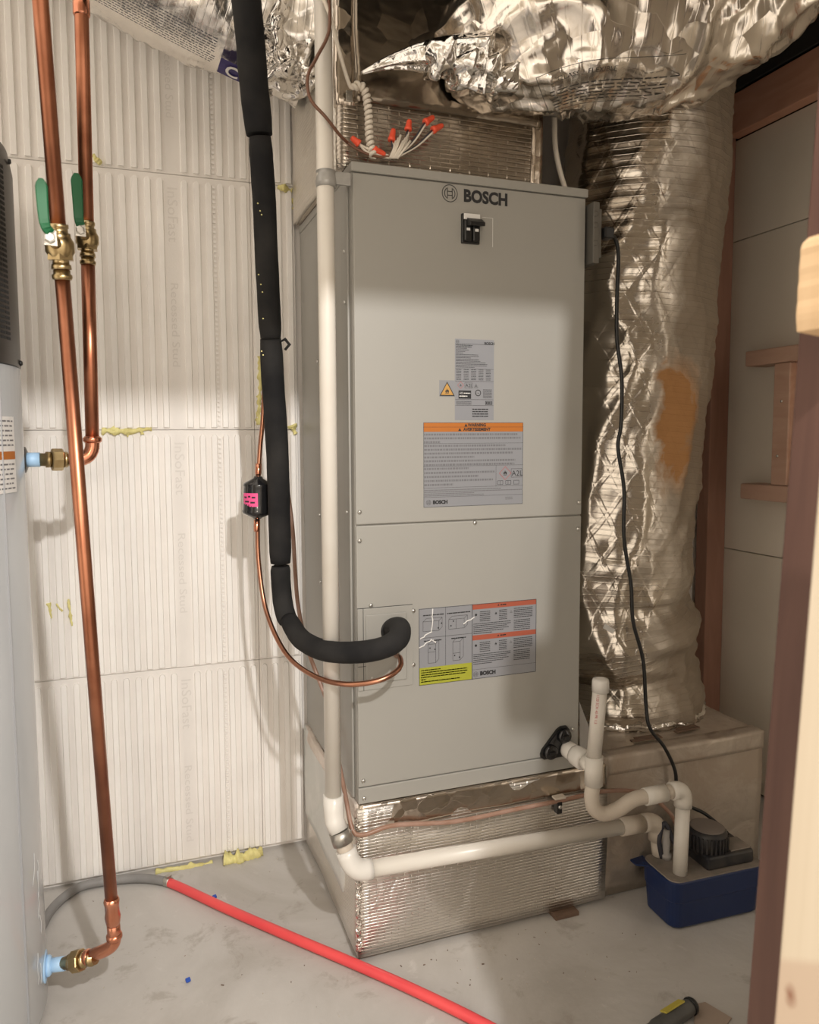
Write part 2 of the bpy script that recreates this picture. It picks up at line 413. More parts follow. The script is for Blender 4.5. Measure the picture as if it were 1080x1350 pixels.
# ribbed white foam panels
rows = [(.012, .5502), (.5512, 1.1852), (1.1862, 1.835), (1.836, 2.55)]
cols = [(-1.24, -.42), (-.419, .3185), (.3195, .438)]
def foam_panel(x0, x1, z0, z1, fp):
    mb = MB().box(x0, x1, D, D + .011, z0, z1, .0015, 1)
    return A('foam_panel', EPSB, back, mb)
pitch = .0302
for (z0, z1) in rows:
    for ci, (x0, x1) in enumerate(cols):
        xr = x1 + (.02 if (ci == 2 and z0 > 1.8) else 0)
        p = foam_panel(x0, xr, z0, z1, None)
        rb = MB(); k0 = math.ceil((x0 + .012) / pitch); k1 = int((xr - .012) / pitch)
        for k in range(k0, k1 + 1):
            x = k * pitch
            if k % 14 == 4: continue                      # the flat stud band with lettering
            w = .0085
            ztop = z1 - .012
            poly = [(x - w, D, z0 + .006), (x + w, D, z0 + .006), (x + w, D, ztop - w * .8), (x + w * .6, D, ztop - w * .15), (x, D, ztop), (x - w * .6, D, ztop - w * .15), (x - w, D, ztop - w * .8)]
            top = [(px + (x - px) * .28, D - .0062, pz) for px, _, pz in poly]
            a = [rb.bm.verts.new(q) for q in poly]; b = [rb.bm.verts.new(q) for q in top]
            rb.bm.faces.new(b)
            for i in range(7): rb.bm.faces.new((a[i], a[(i + 1) % 7], b[(i + 1) % 7], b[i]))
        if len(rb.bm.faces): A('rib_field', EPS, p, rb, kind='stuff')
        if x0 < .20 < x1 and x1 < .4:                     # row of small teeth down the panel
            tb = MB(); z = z0 + .01
            while z < z1 - .02:
                tb.box(.2215, .2275, D - .0055, D, z, z + .006); z += .0125
            A('tooth_row', EPS, p, tb, kind='stuff')
            xt = 4 * pitch
            tx = MB()
            L = z1 - z0
            if z0 < 1.83:
                tx.text('InSoFast', (xt - .012, D - .0008, z1 - .03), (0, 0, -1), (1, 0, 0), .026, font_stretch=1.15)
                tx.text('Recessed Stud', (xt - .010, D - .0008, z1 - .27), (0, 0, -1), (1, 0, 0), .020, font_stretch=1.35)
            else:
                tx.text('Recessed Stud', (xt - .010, D - .0008, z0 + .33), (0, 0, -1), (1, 0, 0), .020, font_stretch=1.2)
            A('molded_lettering', EPST, p, tx)
# squeezed-out spray foam
def blob(name, pts, r, parent, sq=1.0):
    mb = MB(); P = resample(smooth(pts, 6), 30)[0]
    mb.tube(P, [r * (.45 + 1.1 * abs(noise.noise(p * 45))) for p in P], 12, True, rf=lambda s, a, rr, q: rr * (1 + .9 * noise.noise(q * 75) + .5 * noise.noise(q * 190)))
    return A(name, YFOAM, parent, mb, 'dried yellow spray foam')
for a, b, y, n in ((134, 200, 567, .006),):
    blob('spray_foam', [onY(a, y, D - .002), onY((a + b) / 2, y + 2, D - .003), onY(b, y - 2, D - .002)], n + .003, back)
for x_, y_, r_ in ((150, 574, .007), (168, 576, .006), (186, 573, .007)): blob('spray_foam', [onY(x_, 566, D - .004), onY(x_ + 1, y_, D - .004)], r_, back)
blob('spray_foam', [onY(343, 470, D - .004), onY(343, 515, D - .004), onY(341, 560, D - .004)], .008, back)
blob('spray_foam', [onY(341, 340, D - .004), onY(342, 400, D - .004)], .004, back)
blob('spray_foam', [onY(64, 795, D - .006), onY(68, 815, D - .006)], .005, back)
blob('spray_foam', [onY(90, 790, D - .006), onY(95, 825, D - .006)], .005, back)
blob('spray_foam', [onY(74, 796, D - .006), onY(82, 806, D - .006)], .004, back)
blob('spray_foam', [onY(122, 205, D - .004), onY(133, 216, D - .004)], .007, back)
blob('spray_foam', [onY(296, 1133, D - .02), onY(320, 1131, D - .03), onY(346, 1124, D - .02)], .019, back)
blob('spray_foam', [onY(205, 1150, D - .012), onY(245, 1144, D - .016), onY(280, 1138, D - .012)], .011, back)
blob('spray_foam', [onY(385, 560, D - .006), onY(390, 572, D - .006)], .010, back)
blob('spray_foam', [onY(366, 247, D - .004), onY(385, 252, D - .004)], .007, back)
blob('spray_foam', [onY(388, 262, D), onY(390, 276, D)], .016, back)

# right wall: two visible courses of board, corner post, plate, and a nailed-on block ladder
XR = 1.88
right = struct('wall_right', DARKV, MB().box(XR + .014, 2.05, .57, D + .012, 0, 2.62))
for (z0, z1) in ((.012, .783), (.786, 1.787), (1.79, 2.108)):
    A('drywall_sheet', WARM, right, MB().box(XR, XR + .0135, .572, D - .01, z0, z1, .001, 1))
t = props(MB().box(XR - .045, XR - .001, .58, D - .06, 2.11, 2.235, .003).build('trim_1', WOODR), kind='structure')
t = props(MB().box(XR - .075, XR - .001, D - .052, D - .001, .002, 2.236, .003).build('trim_2', WOODRV), kind='structure')
t = props(MB().box(XR - .055, XR - .046, .60, D - .06, 2.24, 2.61).build('dark_gap_panel', DARKV), kind='structure')  # dark sheet added to paint the unlit gap above the plate
lad = thing('nailed_frame', (1.84, 1.72, .98), 'small nailed frame of reddish wood blocks on the right drywall', 'wood frame')
A('rail', WOODP, lad, MB().box(1.795, XR - .001, 1.50, 1.818, 1.372, 1.418, .004))
A('rail', WOODP, lad, MB().box(1.795, XR - .001, 1.50, 1.822, .965, 1.013, .004))
A('upright', WOODP, lad, MB().box(1.80, XR - .001, 1.655, 1.712, 1.014, 1.371, .003))
A('plywood_strip', PLYO, lad, MB().box(1.83, XR - .001, 1.58, 1.654, 1.014, 1.371, .002), 'orange plywood strip')
for q in ((1.26, 1.682), (1.10, 1.69)): A('nail_head', STEEL, lad, MB().lathe((1.8, q[1], q[0]), (-1, 0, 0), [(-.004, .004), (.0015, .004), (.003, .002)], 10))

# ================================================================== DOORWAY TIMBER (near the camera, right edge)
def leaning(name, m, x_bot, x_top, w, y0, y1, ztop, z0=.0, bev=.003, label='', cat=''):
    mb = MB()
    f = lambda x, z: x + (x_top - x_bot) * z / 2.0
    pts = [(f(x_bot + a * w, z), y, z) for a in (0, 1) for y in (y0, y1) for z in (z0, ztop)]
    pts = [pts[i] for i in (0, 1, 2, 3, 4, 5, 6, 7)]
    mb.hexa(pts, bev)
    o = mb.build(name, m); return props(o, label, cat)
p1, p2 = onY(1053, 435, .642), onY(985, 1330, .642)
sl = (p1.x - p2.x) / (p1.z - p2.z); xb = p2.x - sl * p2.z
leaning('brown_jamb_board', JAMB, xb, xb + 2 * sl, .13, .572, .642, 1.836, label='dark reddish brown board standing in the doorway at the right edge', cat='board')
q1, q2 = onY(1078, 640, .49), onY(1020, 1345, .49)
sl2 = (q1.x - q2.x) / (q1.z - q2.z); xb2 = q2.x - sl2 * q2.z
zt = onY(1080, 590, .49).z
pk_ = onX(1042, 1312, xb2 + sl2 * .66); stud_c = Vector((xb2 + sl2 * zt / 2 + .045, .455, 0))
pz_ = onX(1040, 1262, xb2 + sl2 * .69).z
sx_ = STUD.node_tree.nodes.new('ShaderNodeSeparateXYZ'); ln(STUD, coord(STUD), sx_.inputs[0])     # bare wood below the whitewash
e_ = math_n(STUD, 'ADD', sx_.outputs[2], math_n(STUD, 'MULTIPLY', sx_.outputs[1], .6))
bare = ramp(STUD, math_n(STUD, 'MULTIPLY', math_n(STUD, 'SUBTRACT', e_, pz_ + .6 * (pk_.y - .455) - .004), 120.0), [(0, (1, 1, 1)), (1, (0, 0, 0))])
bc_ = bsdf(STUD).inputs['Base Color']; ln(STUD, mix(STUD, bare, bc_.links[0].from_socket, (.56, .44, .33)), bc_)
knot(STUD, pk_ - stud_c, (.03, .011, .018), (.24, .095, .05))
leaning('cream_door_stud', STUD, xb2, xb2 + 2 * sl2, .09, .42, .49, zt, label='cream coloured wood stud in the near right foreground with a knot', cat='stud')
r1, r2 = onY(1049, 432, .569), onY(1057, 312, .569)
mb = MB(); N_ = 14
prof = []
for i in range(N_ + 1):
    z = r1.z + (r2.z - r1.z) * i / N_
    prof.append((r1.x + (r2.x - r1.x) * i / N_ + .0004 * math.sin(i * 1.9) + (.002 if i == 0 else 0) + (.009 if i == N_ else .002 if i == N_ - 1 else 0), .537, z - (.004 if i == 0 else 0)))
prof += [(r1.x + .07, .537, r2.z + .004), (r1.x + .07, .537, r1.z - .012)]
mb.prism(prof, (0, .032, 0))
props(mb.build('pine_scrap_block', PINEB), 'rough cut golden pine block fixed to the brown board at the right edge', 'wood block')

# ================================================================== AIR HANDLER
U0, U1, UY, UB, UT = .446, 1.006, 1.5, .3605, 1.725
ah = thing('air_handler', ((U0 + U1) / 2, 1.74, UB), 'tall light grey air handler cabinet standing on the foil covered base', 'air handler')
A('cabinet', UNITD, ah, MB().box(U0 + .001, U1 - .001, UY + .006, 1.995, UB, UT - .002, .002))
A('top_cap', UNIT, ah, MB().box(U0 - .002, U1 + .003, UY - .004, 1.99, UT - .019, UT, .002))
zs = .9755
A('upper_panel', UNIT, ah, MB().box(U0 + .002, U1 - .001, UY, UY + .010, zs + .0012, UT - .0205, .0025))
A('lower_panel', UNIT, ah, MB().box(U0 + .002, U1 - .001, UY, UY + .010, .398, zs - .0012, .0025))
A('bottom_rail', UNIT, ah, MB().box(U0 + .001, U1 - .001, UY - .001, UY + .010, UB, .3965, .002))
# side flanges on the left face
A('side_flange', UNIT, ah, MB().box(U0 - .004, U0 + .001, UY + .028, UY + .075, UB + .004, UT - .03, .0015))
A('side_flange', UNITD, ah, MB().box(U0 - .003, U0 + .001, UY + .21, UY + .42, UB + .004, UT - .05, .0015))
cz1, cz0 = .795, .615
A('connection_plate', UNIT, ah, MB().box(U0 + .0025, .575, UY - .0022, UY, cz0, cz1, .001).box(.466, .560, UY - .0042, UY - .002, cz0 + .015, cz1 - .014, .0018))
A('plate_joint', SEAM, ah, MB().box(.4605, .4617, UY - .0024, UY - .002, cz0, cz1).box(U0 + .0025, .575, UY - .0006, UY + .001, cz1, cz1 + .0012).box(U0 + .0025, .50, UY - .0024, UY - .0021, .668, .6692))
A('pipe_grommet', BLACK, ah, MB().lathe((.528, UY - .0055, .742), (0, 1, 0), [(-.002, .026), (0, .028), (.004, .028)], 24))
def screw(px, py, dx=0):
    p = onY(px, py, UY); mb = MB().lathe((p.x, UY - .0045, p.z), (0, 1, 0), [(0, .0022), (.0012, .0042), (.003, .0046), (.006, .0046)], 10)
    return mb
s0 = A('screw', STEEL, ah, screw(474, 675))
P0 = onY(474, 675, UY)
for px, py in ((474, 713), (489, 798), (545, 805), (545, 876), (490, 893), (479, 1029), (480, 1052), (626, 689), (763, 662), (762, 697), (755, 961)):
    p = onY(px, py, UY); place(s0, ah, (p.x - P0.x, 0, p.z - P0.z))
sb = None
for (y, z) in ((UY + .05, 1.556), (UY + .05, 1.45), (UY + .05, 1.0), (UY + .3, .97), (UY + .3, .80), (UY + .3, 1.35)):
    mb = MB().lathe((U0 - .0065, y, z), (1, 0, 0), [(0, .002), (.001, .004), (.004, .0045)], 10); A('side_screw', STEEL, ah, mb)
# badge and name
e = onY(593, 255, UY); yl = UY - .0006
def ring(mb, cx, cz, ro, ri, y, a0=0, a1=2 * PI, n=32):
    for i in range(n):
        b0, b1 = a0 + (a1 - a0) * i / n, a0 + (a1 - a0) * (i + 1) / n
        mb.quad([(cx + r * math.cos(b), y, cz + r * math.sin(b)) for r, b in ((ri, b0), (ro, b0), (ro, b1), (ri, b1))])
def rect(mb, x0, x1, z0, z1, y): mb.quad([(x0, y, z0), (x1, y, z0), (x1, y, z1), (x0, y, z1)])
def frame_rect(mb, x0, x1, z0, z1, y, w):
    rect(mb, x0, x1, z0, z0 + w, y); rect(mb, x0, x1, z1 - w, z1, y); rect(mb, x0, x0 + w, z0 + w, z1 - w, y); rect(mb, x1 - w, x1, z0 + w, z1 - w, y)
def emblem(mb, cx, cz, R, y):
    w = R * .085
    ring(mb, cx, cz, R, R - w, y)
    k = R * .70
    for s in (-1, 1):                                    # armature in the ring
        ring(mb, cx, cz, k, k - w, y, (0 if s > 0 else PI) - .95, (0 if s > 0 else PI) + .95, 14)
        rect(mb, cx + s * R * .30 - w / 2, cx + s * R * .30 + w / 2, cz - R * .62, cz + R * .62, y)
    for s in (-1, 1): rect(mb, cx - R * .30, cx + R * .30, cz + s * R * .22 - w / 2, cz + s * R * .22 + w / 2, y)
mb = MB(); emblem(mb, e.x, e.z, .0185, yl); A('emblem', INK, ah, mb, 'round armature emblem', fixn=False)
a_, b_ = onY(611, 268, UY), onY(666, 268, UY)
mb = MB().text('BOSCH', (a_.x, yl, 1.670), (1, 0, 0), (0, 0, 1), .0255, bold=.0016, font_stretch=.93); A('brand_lettering', INK, ah, mb, fixn=False)
# breaker
bk = A('circuit_breaker', BLACK, ah, MB().box(.691, .734, UY - .006, UY + .002, 1.580, 1.643, .002).box(.694, .711, UY - .014, UY - .005, 1.584, 1.628, .003).box(.714, .731, UY - .014, UY - .005, 1.584, 1.628, .003), 'black double circuit breaker')
A('breaker_top', LABELW, bk, MB().box(.695, .733, UY - .009, UY - .0055, 1.630, 1.6425, .001), 'white top of the breaker')
A('toggle', BLACK, bk, MB().hexa([(x, y, z) for x in (.699, .735) for (y, z) in ((UY - .030, 1.612), (UY - .030, 1.620), (UY - .013, 1.616), (UY - .013, 1.632))], .001))
A('toggle_mark', LABELW, bk, MB().box(.6985, .7065, UY - .0145, UY - .0139, 1.605, 1.6105).box(.7185, .7265, UY - .0145, UY - .0139, 1.604, 1.6095))
A('adhesive_line', LABELW, ah, MB().box(.7672, .7682, UY - .0003, UY + .001, 1.578, 1.640).box(.742, .768, UY - .0003, UY + .001, 1.6395, 1.6402), 'thin white outline left by a removed sticker')

# ---- stickers
def greek(mb, x0, x1, z, h, y, seed, fill=1.0, word=(.3, 1.6)):
    """a line of print too small to read"""
    rnd = random.Random(seed); x = x0; xe = x0 + (x1 - x0) * fill
    while x < xe:
        w = h * 3 * rnd.uniform(*word); w = min(w, xe - x)
        rect(mb, x, x + w, z - h / 2, z + h / 2, y); x += w + h * .35
def flame(mb, cx, cz, s, y):
    P = [(-.5, -.55), (-.62, -.1), (-.3, .35), (-.28, .02), (-.05, .75), (.12, .35), (.25, .15), (.38, .4), (.6, -.1), (.5, -.55), (.2, -.6), (.12, -.3), (-.1, -.1), (-.2, -.6)]
    V = [mb.bm.verts.new((cx + a * s, y, cz + b * s)) for a, b in P]; mb.bm.faces.new(V)
    rect(mb, cx - s * .6, cx + s * .6, cz - s * .82, cz - s * .70, y)
def tri_outline(mb, cx, cz, s, w, y):
    P = [(0, .62), (.62, -.45), (-.62, -.45)]
    for i in range(3):
        a, b = P[i], P[(i + 1) % 3]
        mb.quad([(cx + a[0] * s, y, cz + a[1] * s), (cx + b[0] * s, y, cz + b[1] * s), (cx + b[0] * (s - w), y, cz + (b[1] * (s - w))), (cx + a[0] * (s - w), y, cz + a[1] * (s - w))])
def diamond(mb, cx, cz, s, w, y):
    P = [(0, 1), (1, 0), (0, -1), (-1, 0)]
    for i in range(4):
        a, b = P[i], P[(i + 1) % 4]; t = s - w
        mb.quad([(cx + a[0] * s, y, cz + a[1] * s), (cx + b[0] * s, y, cz + b[1] * s), (cx + b[0] * t, y, cz + b[1] * t), (cx + a[0] * t, y, cz + a[1] * t)])
YL, YI, YJ = UY - .0005, UY - .0008, UY - .0011
def sticker(name, x0, x1, z0, z1, m, label, y=YL): return A(name, m, ah, MB().box(x0, x1, y, UY + .001, z0, z1), label)
# rating plate
rx0, rx1, rz0, rz1 = .677, .772, 1.199, 1.376
st = sticker('rating_label', rx0, rx1, rz0, rz1, LABELG, 'narrow silver rating label')
mb = MB(); mb.text('BOSCH', (rx1 - .024, YI, rz1 - .0105), (1, 0, 0), (0, 0, 1), .0055, bold=.0003)
emblem(mb, rx0 + .006, rz1 - .006, .004, YI)
z = rz1 - .0135; k = 0
for n, fl in enumerate((.45, .42, .3, .35, .25, .2, .6, .62, .4, .62, .66, .8, .85, .84, .5)):
    greek(mb, rx0 + .002, rx1 - .003, z, .0016 if n < 2 else .0011, YI, n + 3, fl); z -= .0034
z -= .002
for n in range(7):
    for c in range(5): greek(mb, rx0 + .003 + c * .018, rx0 + .018 + c * .018, z, .0012, YI, n * 9 + c, .8)
    z -= .0036
for zz in (rz1 - .011, rz1 - .065, rz1 - .092, rz1 - .132, rz1 - .145): rect(mb, rx0 + .001, rx1 - .001, zz, zz + .0006, YI)
mb.text('A2L', (rx0 + .025, YI, rz1 - .1045), (1, 0, 0), (0, 0, 1), .0078); frame_rect(mb, rx0 + .0235, rx0 + .0425, rz1 - .107, rz1 - .095, YI, .0005)
flame(mb, rx0 + .0135, rz1 - .1005, .0032, YI); tri_outline(mb, rx0 + .051, rz1 - .102, .0085, .0012, YI); flame(mb, rx0 + .051, rz1 - .102, .0026, YI)
rect(mb, rx0 + .0085, rx0 + .039, rz1 - .130, rz1 - .112, YI)
ring(mb, rx0 + .056, rz1 - .117, .0072, .0055, YI, n=20); mb.text('c us', (rx0 + .0505, YI, rz1 - .119), (1, 0, 0), (0, 0, 1), .0038)
for i in range(6): greek(mb, rx0 + .068, rx1 - .004, rz1 - .110 - i * .0034, .0012, YI, 50 + i, .95)
frame_rect(mb, rx1 - .021, rx1 - .004, rz1 - .143, rz1 - .135, YI, .001); greek(mb, rx1 - .0195, rx1 - .006, rz1 - .139, .004, YI, 5, 1, (.2, .4))
for i in range(3): greek(mb, rx0 + .003, rx0 + .04, rz1 - .136 - i * .003, .0010, YI, 70 + i, 1)
for i in range(4): greek(mb, rx0 + .042, rx1 - .012, rz1 - .153 - i * .0052, .0023, YI, 80 + i, .95)
A('print', INK, st, mb, fixn=False)
mb = MB(); diamond(mb, rx0 + .0135, rz1 - .1005, .0078, .0008, YI - .0002); A('hazard_diamond', INKR, st, mb, fixn=False)
mb = MB(); mb.text('A2L', (rx0 + .0105, YJ, rz1 - .1195), (1, 0, 0), (0, 0, 1), .0042)
greek(mb, rx0 + .021, rx0 + .037, rz1 - .118, .0018, YJ, 3); greek(mb, rx0 + .0105, rx0 + .03, rz1 - .1245, .0022, YJ, 4); A('reversed_print', LABELW, st, mb, fixn=False)
# flammable triangle
st = sticker('hazard_sticker', .640, .6765, 1.250, 1.2855, LABELG, 'small square sticker with flammable warning triangle')
mb = MB(); c_ = (.6582, 1.2645); P = [(0, .62), (.62, -.45), (-.62, -.45)]
mb.bm.faces.new([mb.bm.verts.new((c_[0] + a * .027, YI, c_[1] + b * .027)) for a, b in P]); A('triangle', TRI, st, mb, fixn=False)
mb = MB(); tri_outline(mb, *c_, .029, .005, YJ); flame(mb, c_[0], c_[1] - .002, .0072, YJ); A('print', INK, st, mb, fixn=False)
# warning label
wx0, wx1, wz0, wz1 = .602, .847, 1.008, 1.194
st = sticker('warning_label', wx0, wx1, wz0, wz1, LABELG, 'wide silver warning label with orange header')
mb = MB(); rect(mb, wx0 + .0005, wx1 - .0005, wz1 - .0205, wz1 - .001, YI); A('header', ORANGE, st, mb, 'orange header band', fixn=False)
mb = MB()
mb.text('WARNING', ((wx0 + wx1) / 2 + .006, YJ, wz1 - .0088), (1, 0, 0), (0, 0, 1), .0066, bold=.0004, align='CENTER')
mb.text('AVERTISSEMENT', ((wx0 + wx1) / 2 + .006, YJ, wz1 - .0185), (1, 0, 0), (0, 0, 1), .0066, bold=.0004, align='CENTER')
rect(mb, wx0, wx1, wz1 - .0106, wz1 - .0101, YJ)
for (xx, zz) in ((wx0 + .1015, wz1 - .0065), (wx0 + .0865, wz1 - .0162)): mb.bm.faces.new([mb.bm.verts.new((xx + a * .0062, YJ, zz + b * .0062)) for a, b in P])
emblem(mb, wx0 + .012, wz0 + .011, .0058, YI)
mb.text('BOSCH', (wx0 + .022, YI, wz0 + .0075), (1, 0, 0), (0, 0, 1), .0078, bold=.0007)
bx = wx0 + .176
mb.text('A2L', (bx + .040, YI, wz0 + .065), (1, 0, 0), (0, 0, 1), .0125); frame_rect(mb, bx + .0385, bx + .0665, wz0 + .0615, wz0 + .0815, YI, .0007)
flame(mb, bx + .0235, wz0 + .0725, .0072, YI)
for i in range(3): frame_rect(mb, bx + .004 + i * .0205, bx + .018 + i * .0205, wz0 + .0455, wz0 + .055, YI, .0008)
rect(mb, bx + .0305, bx + .0313, wz0 + .0455, wz0 + .055, YI); rect(mb, bx + .0107, bx + .0114, wz0 + .0455, wz0 + .055, YI)
frame_rect(mb, wx0 + .0006, wx1 - .0006, wz0 + .0006, wz1 - .0006, YI, .0006)
for zz in (wz1 - .0465, wz1 - .0965, wz1 - .0245 - .119, wz0 + .022): rect(mb, wx0, wx1, zz, zz + .0005, YI)
rect(mb, bx, bx + .0006, wz0 + .042, wz0 + .0895, YI)
A('print', INK, st, mb, fixn=False)
mb = MB(); z = wz1 - .0265
for n, fl in enumerate((.95, .985, .16, .83, 1.0, .9, .5, .93, .92)):
    greek(mb, wx0 + .002, wx1 - .003, z, .0042, YI, 100 + n, fl, (.15, .5)); z -= .0083
z = wz0 + .0845
for n, fl in enumerate((.62, 1.0, .76, .97, .4)):
    greek(mb, wx0 + .002, bx - .002, z, .0042, YI, 120 + n, fl, (.15, .5)); z -= .0088
z = wz0 + .0375
for n, fl in enumerate((.78, 1., .5, .6)):
    greek(mb, wx0 + .002, wx1 - .003, z, .0019, YI, 140 + n, fl); z -= .0040
for i in range(2): greek(mb, wx1 - .045, wx1 - .026, wz0 + .0165 - i * .004, .0016, YI, 150 + i)
A('small_print', INKG, st, mb, fixn=False)
mb = MB(); diamond(mb, bx + .0235, wz0 + .0715, .0155, .0011, YJ); A('hazard_diamond', INKR, st, mb, fixn=False)
# instruction label
ix0, ix1, iz0, iz1 = .590, .8855, .610, .784
im = ix0 + .130
st = sticker('instruction_label', ix0, ix1, iz0, iz1, LABELG, 'silver instruction label with diagrams, crinkled at its left edge')
mb = MB(); rect(mb, ix0 + .001, im - .001, iz0 + .001, iz0 + .040, YI); A('notice_panel', YELL, st, mb, 'yellow notice panel', fixn=False)
mb = MB(); rect(mb, im + .001, ix1 - .001, iz1 - .0125, iz1 - .001, YI); rect(mb, im + .001, ix1 - .001, iz1 - .0835, iz1 - .072, YI); A('red_band', REDL, st, mb, 'red warning bands', fixn=False)
mb = MB()
frame_rect(mb, ix0 + .0005, ix1 - .0005, iz0 + .0005, iz1 - .0005, YI, .0009); rect(mb, im - .0006, im + .0006, iz0, iz1, YI)
rect(mb, ix0 + .064, ix0 + .0647, iz0 + .041, iz1, YI); rect(mb, ix0, im, iz0 + .107, iz0 + .1077, YI)
def seg(mb, a, b, w=.0007):
    a, b = Vector((a[0], 0, a[1])), Vector((b[0], 0, b[1])); d = (b - a).normalized(); n = Vector((-d.z, 0, d.x)) * w / 2
    mb.quad([(q.x, YI, q.z) for q in (a - n, b - n, b + n, a + n)])
def crate(x, z, w, h, dx, dz):
    seg(mb, (x, z), (x + w, z)); seg(mb, (x, z + h), (x + w, z + h)); seg(mb, (x, z), (x, z + h)); seg(mb, (x + w, z), (x + w, z + h))
    seg(mb, (x + w, z), (x + w + dx, z + dz)); seg(mb, (x + w, z + h), (x + w + dx, z + h + dz)); seg(mb, (x + w + dx, z + dz), (x + w + dx, z + h + dz)); seg(mb, (x, z + h), (x + dx, z + h + dz)); seg(mb, (x + dx, z + h + dz), (x + w + dx, z + h + dz))
crate(ix0 + .010, iz0 + .122, .038, .022, .008, .007); crate(ix0 + .072, iz0 + .122, .038, .022, .008, .007)
crate(ix0 + .022, iz0 + .049, .018, .043, .008, .008); crate(ix0 + .082, iz0 + .049, .018, .043, .008, .008)
seg(mb, (ix0 + .022, iz0 + .074), (ix0 + .040, iz0 + .074)); seg(mb, (ix0 + .082, iz0 + .066), (ix0 + .100, iz0 + .066)); seg(mb, (ix0 + .030, iz0 + .122), (ix0 + .030, iz0 + .144)); seg(mb, (ix0 + .09, iz0 + .122), (ix0 + .09, iz0 + .144))
for (a, b) in ((.025, .082), (.037, .078), (.085, .059), (.097, .054), (.045, .126), (.076, .128), (.082, .138), (.053, .136)): rect(mb, ix0 + a, ix0 + a + .003, iz0 + b, iz0 + b + .003, YI)
for (a, b, c) in ((.010, .060, .158), (.068, .125, .158), (.012, .055, .100), (.078, .115, .100)): greek(mb, ix0 + a, ix0 + b, iz0 + c, .0024, YI, int(a * 999))
for i in range(6): greek(mb, ix0 + .005, im - .007, iz0 + .034 - i * .0052, .0024, YI, 200 + i, (.4, .95, .96, .92, .1, .8)[i])
emblem(mb, im + .009, iz0 + .011, .0062, YI); mb.text('BOSCH', (im + .020, YI, iz0 + .0078), (1, 0, 0), (0, 0, 1), .0088, bold=.0008)
rect(mb, im, ix1, iz0 + .022, iz0 + .0225, YI)
for b in (0, 1):
    o = iz1 - .013 - b * .071
    flame(mb, im + .060, o - .012, .0042, YI); mb.lathe((im + .0095, YI, o - .012), (0, 1, 0), [(0, .003), (.0002, .003)], 8)
    for i in range(6):
        greek(mb, im + .019, im + .050, o - .006 - i * .0042, .0016, YI, 220 + i + b * 50, .85); greek(mb, im + .068, im + .092, o - .006 - i * .0042, .0016, YI, 230 + i + b * 50, .85)
        greek(mb, im + .106, ix1 - .005, o - .005 - i * .0042, .0016, YI, 240 + i + b * 50, .9)
    for i in range(6): greek(mb, im + .003, im + .098, o - .033 - i * .0044, .0015, YI, 260 + i + b * 40, (1, 1, .9, .95, .8, .5)[i]); greek(mb, im + .106, ix1 - .012, o - .033 - i * .0044, .0016, YI, 280 + i, .9)
    tri_outline(mb, im + .099, o - .012, .005, .0014, YI)
    mb.bm.faces.new([mb.bm.verts.new((im + .066 + a_ * .004, YI - .0003, o + .0065 + b_ * .004)) for a_, b_ in P]); greek(mb, im + .071, im + .086, o + .0065, .0026, YI - .0003, 8)
A('print', INK, st, mb, fixn=False)
# crinkles of lifted film at the left edge
cr = MB(); rnd = random.Random(4)
for (a, b) in (((ix0 + .034, iz1 - .001), (ix0 + .030, iz1 - .055)), ((ix0 + .001, iz0 + .085), (ix0 + .030, iz0 + .103)), ((ix0 + .030, iz0 + .103), (ix0 + .040, iz0 + .094)), ((ix0 + .002, iz0 + .106), (ix0 + .030, iz0 + .121)), ((ix0 + .108, iz1 - .042), (ix0 + .135, iz1 - .030))):
    P_ = resample([Vector((a[0], YI, a[1])), Vector((b[0], YI, b[1]))], 7)[0]
    cr.tube([p + Vector((rnd.uniform(-.0015, .0015), 0, rnd.uniform(-.0015, .0015))) for p in P_], .0013, 5)
A('film_crinkle', LABELW, st, cr, kind='stuff')

# black drain plate with two caps
dp = onY(735, 979, UY)
def dplate(s, y, d):
    P = [(-.047, -.028), (-.040, -.034), (.022, -.034), (.030, -.028), (.030, .030), (.022, .040), (.006, .040), (-.004, .034), (-.044, -.010), (-.048, -.020)]
    return MB().prism([(dp.x + a * s, y, dp.z + b * s) for a, b in P], (0, d, 0))
pl = A('drain_plate', BLACK, ah, dplate(1.0, UY - .006, .006), 'black plastic drain plate', shade=False)
A('plate_rim', BLACKG, pl, dplate(.90, UY - .0085, .003), shade=False)
for dx, dz in ((-.024, -.016), (.013, .018)):
    A('drain_cap', BLACKG, pl, MB().lathe((dp.x + dx, UY - .008, dp.z + dz), (0, -1, 0), [(0, .0175), (.006, .0175), (.009, .015), (.010, .008)], 20).box(dp.x + dx - .009, dp.x + dx + .009, UY - .022, UY - .014, dp.z + dz - .004, dp.z + dz + .004, .002))

# outlet box on the right side
ob = thing('outlet_box', (1.008, 1.46, 1.56), 'galvanised outlet box on the right flank of the grey cabinet', 'outlet')
OUTM = mat('dull_zinc', (.17, .16, .14), .5, .7)
A('box', OUTM, ob, MB().box(U1 + .0035, 1.026, 1.475, 1.535, 1.555, 1.692, .002))
A('cover_plate', OUTM, ob, MB().box(1.0265, 1.0335, 1.478, 1.537, 1.568, 1.678, .0015))
A('receptacle', mat('tan_receptacle', (.30, .26, .21), .5), ob, MB().box(1.0338, 1.0365, 1.486, 1.529, 1.582, 1.664, .001))
for z in (1.60, 1.64, 1.665): A('knockout', OUTM, ob, MB().lathe((1.0155, 1.4748, z), (0, -1, 0), [(0, .0065), (.0006, .0065), (.0009, .004)], 14))

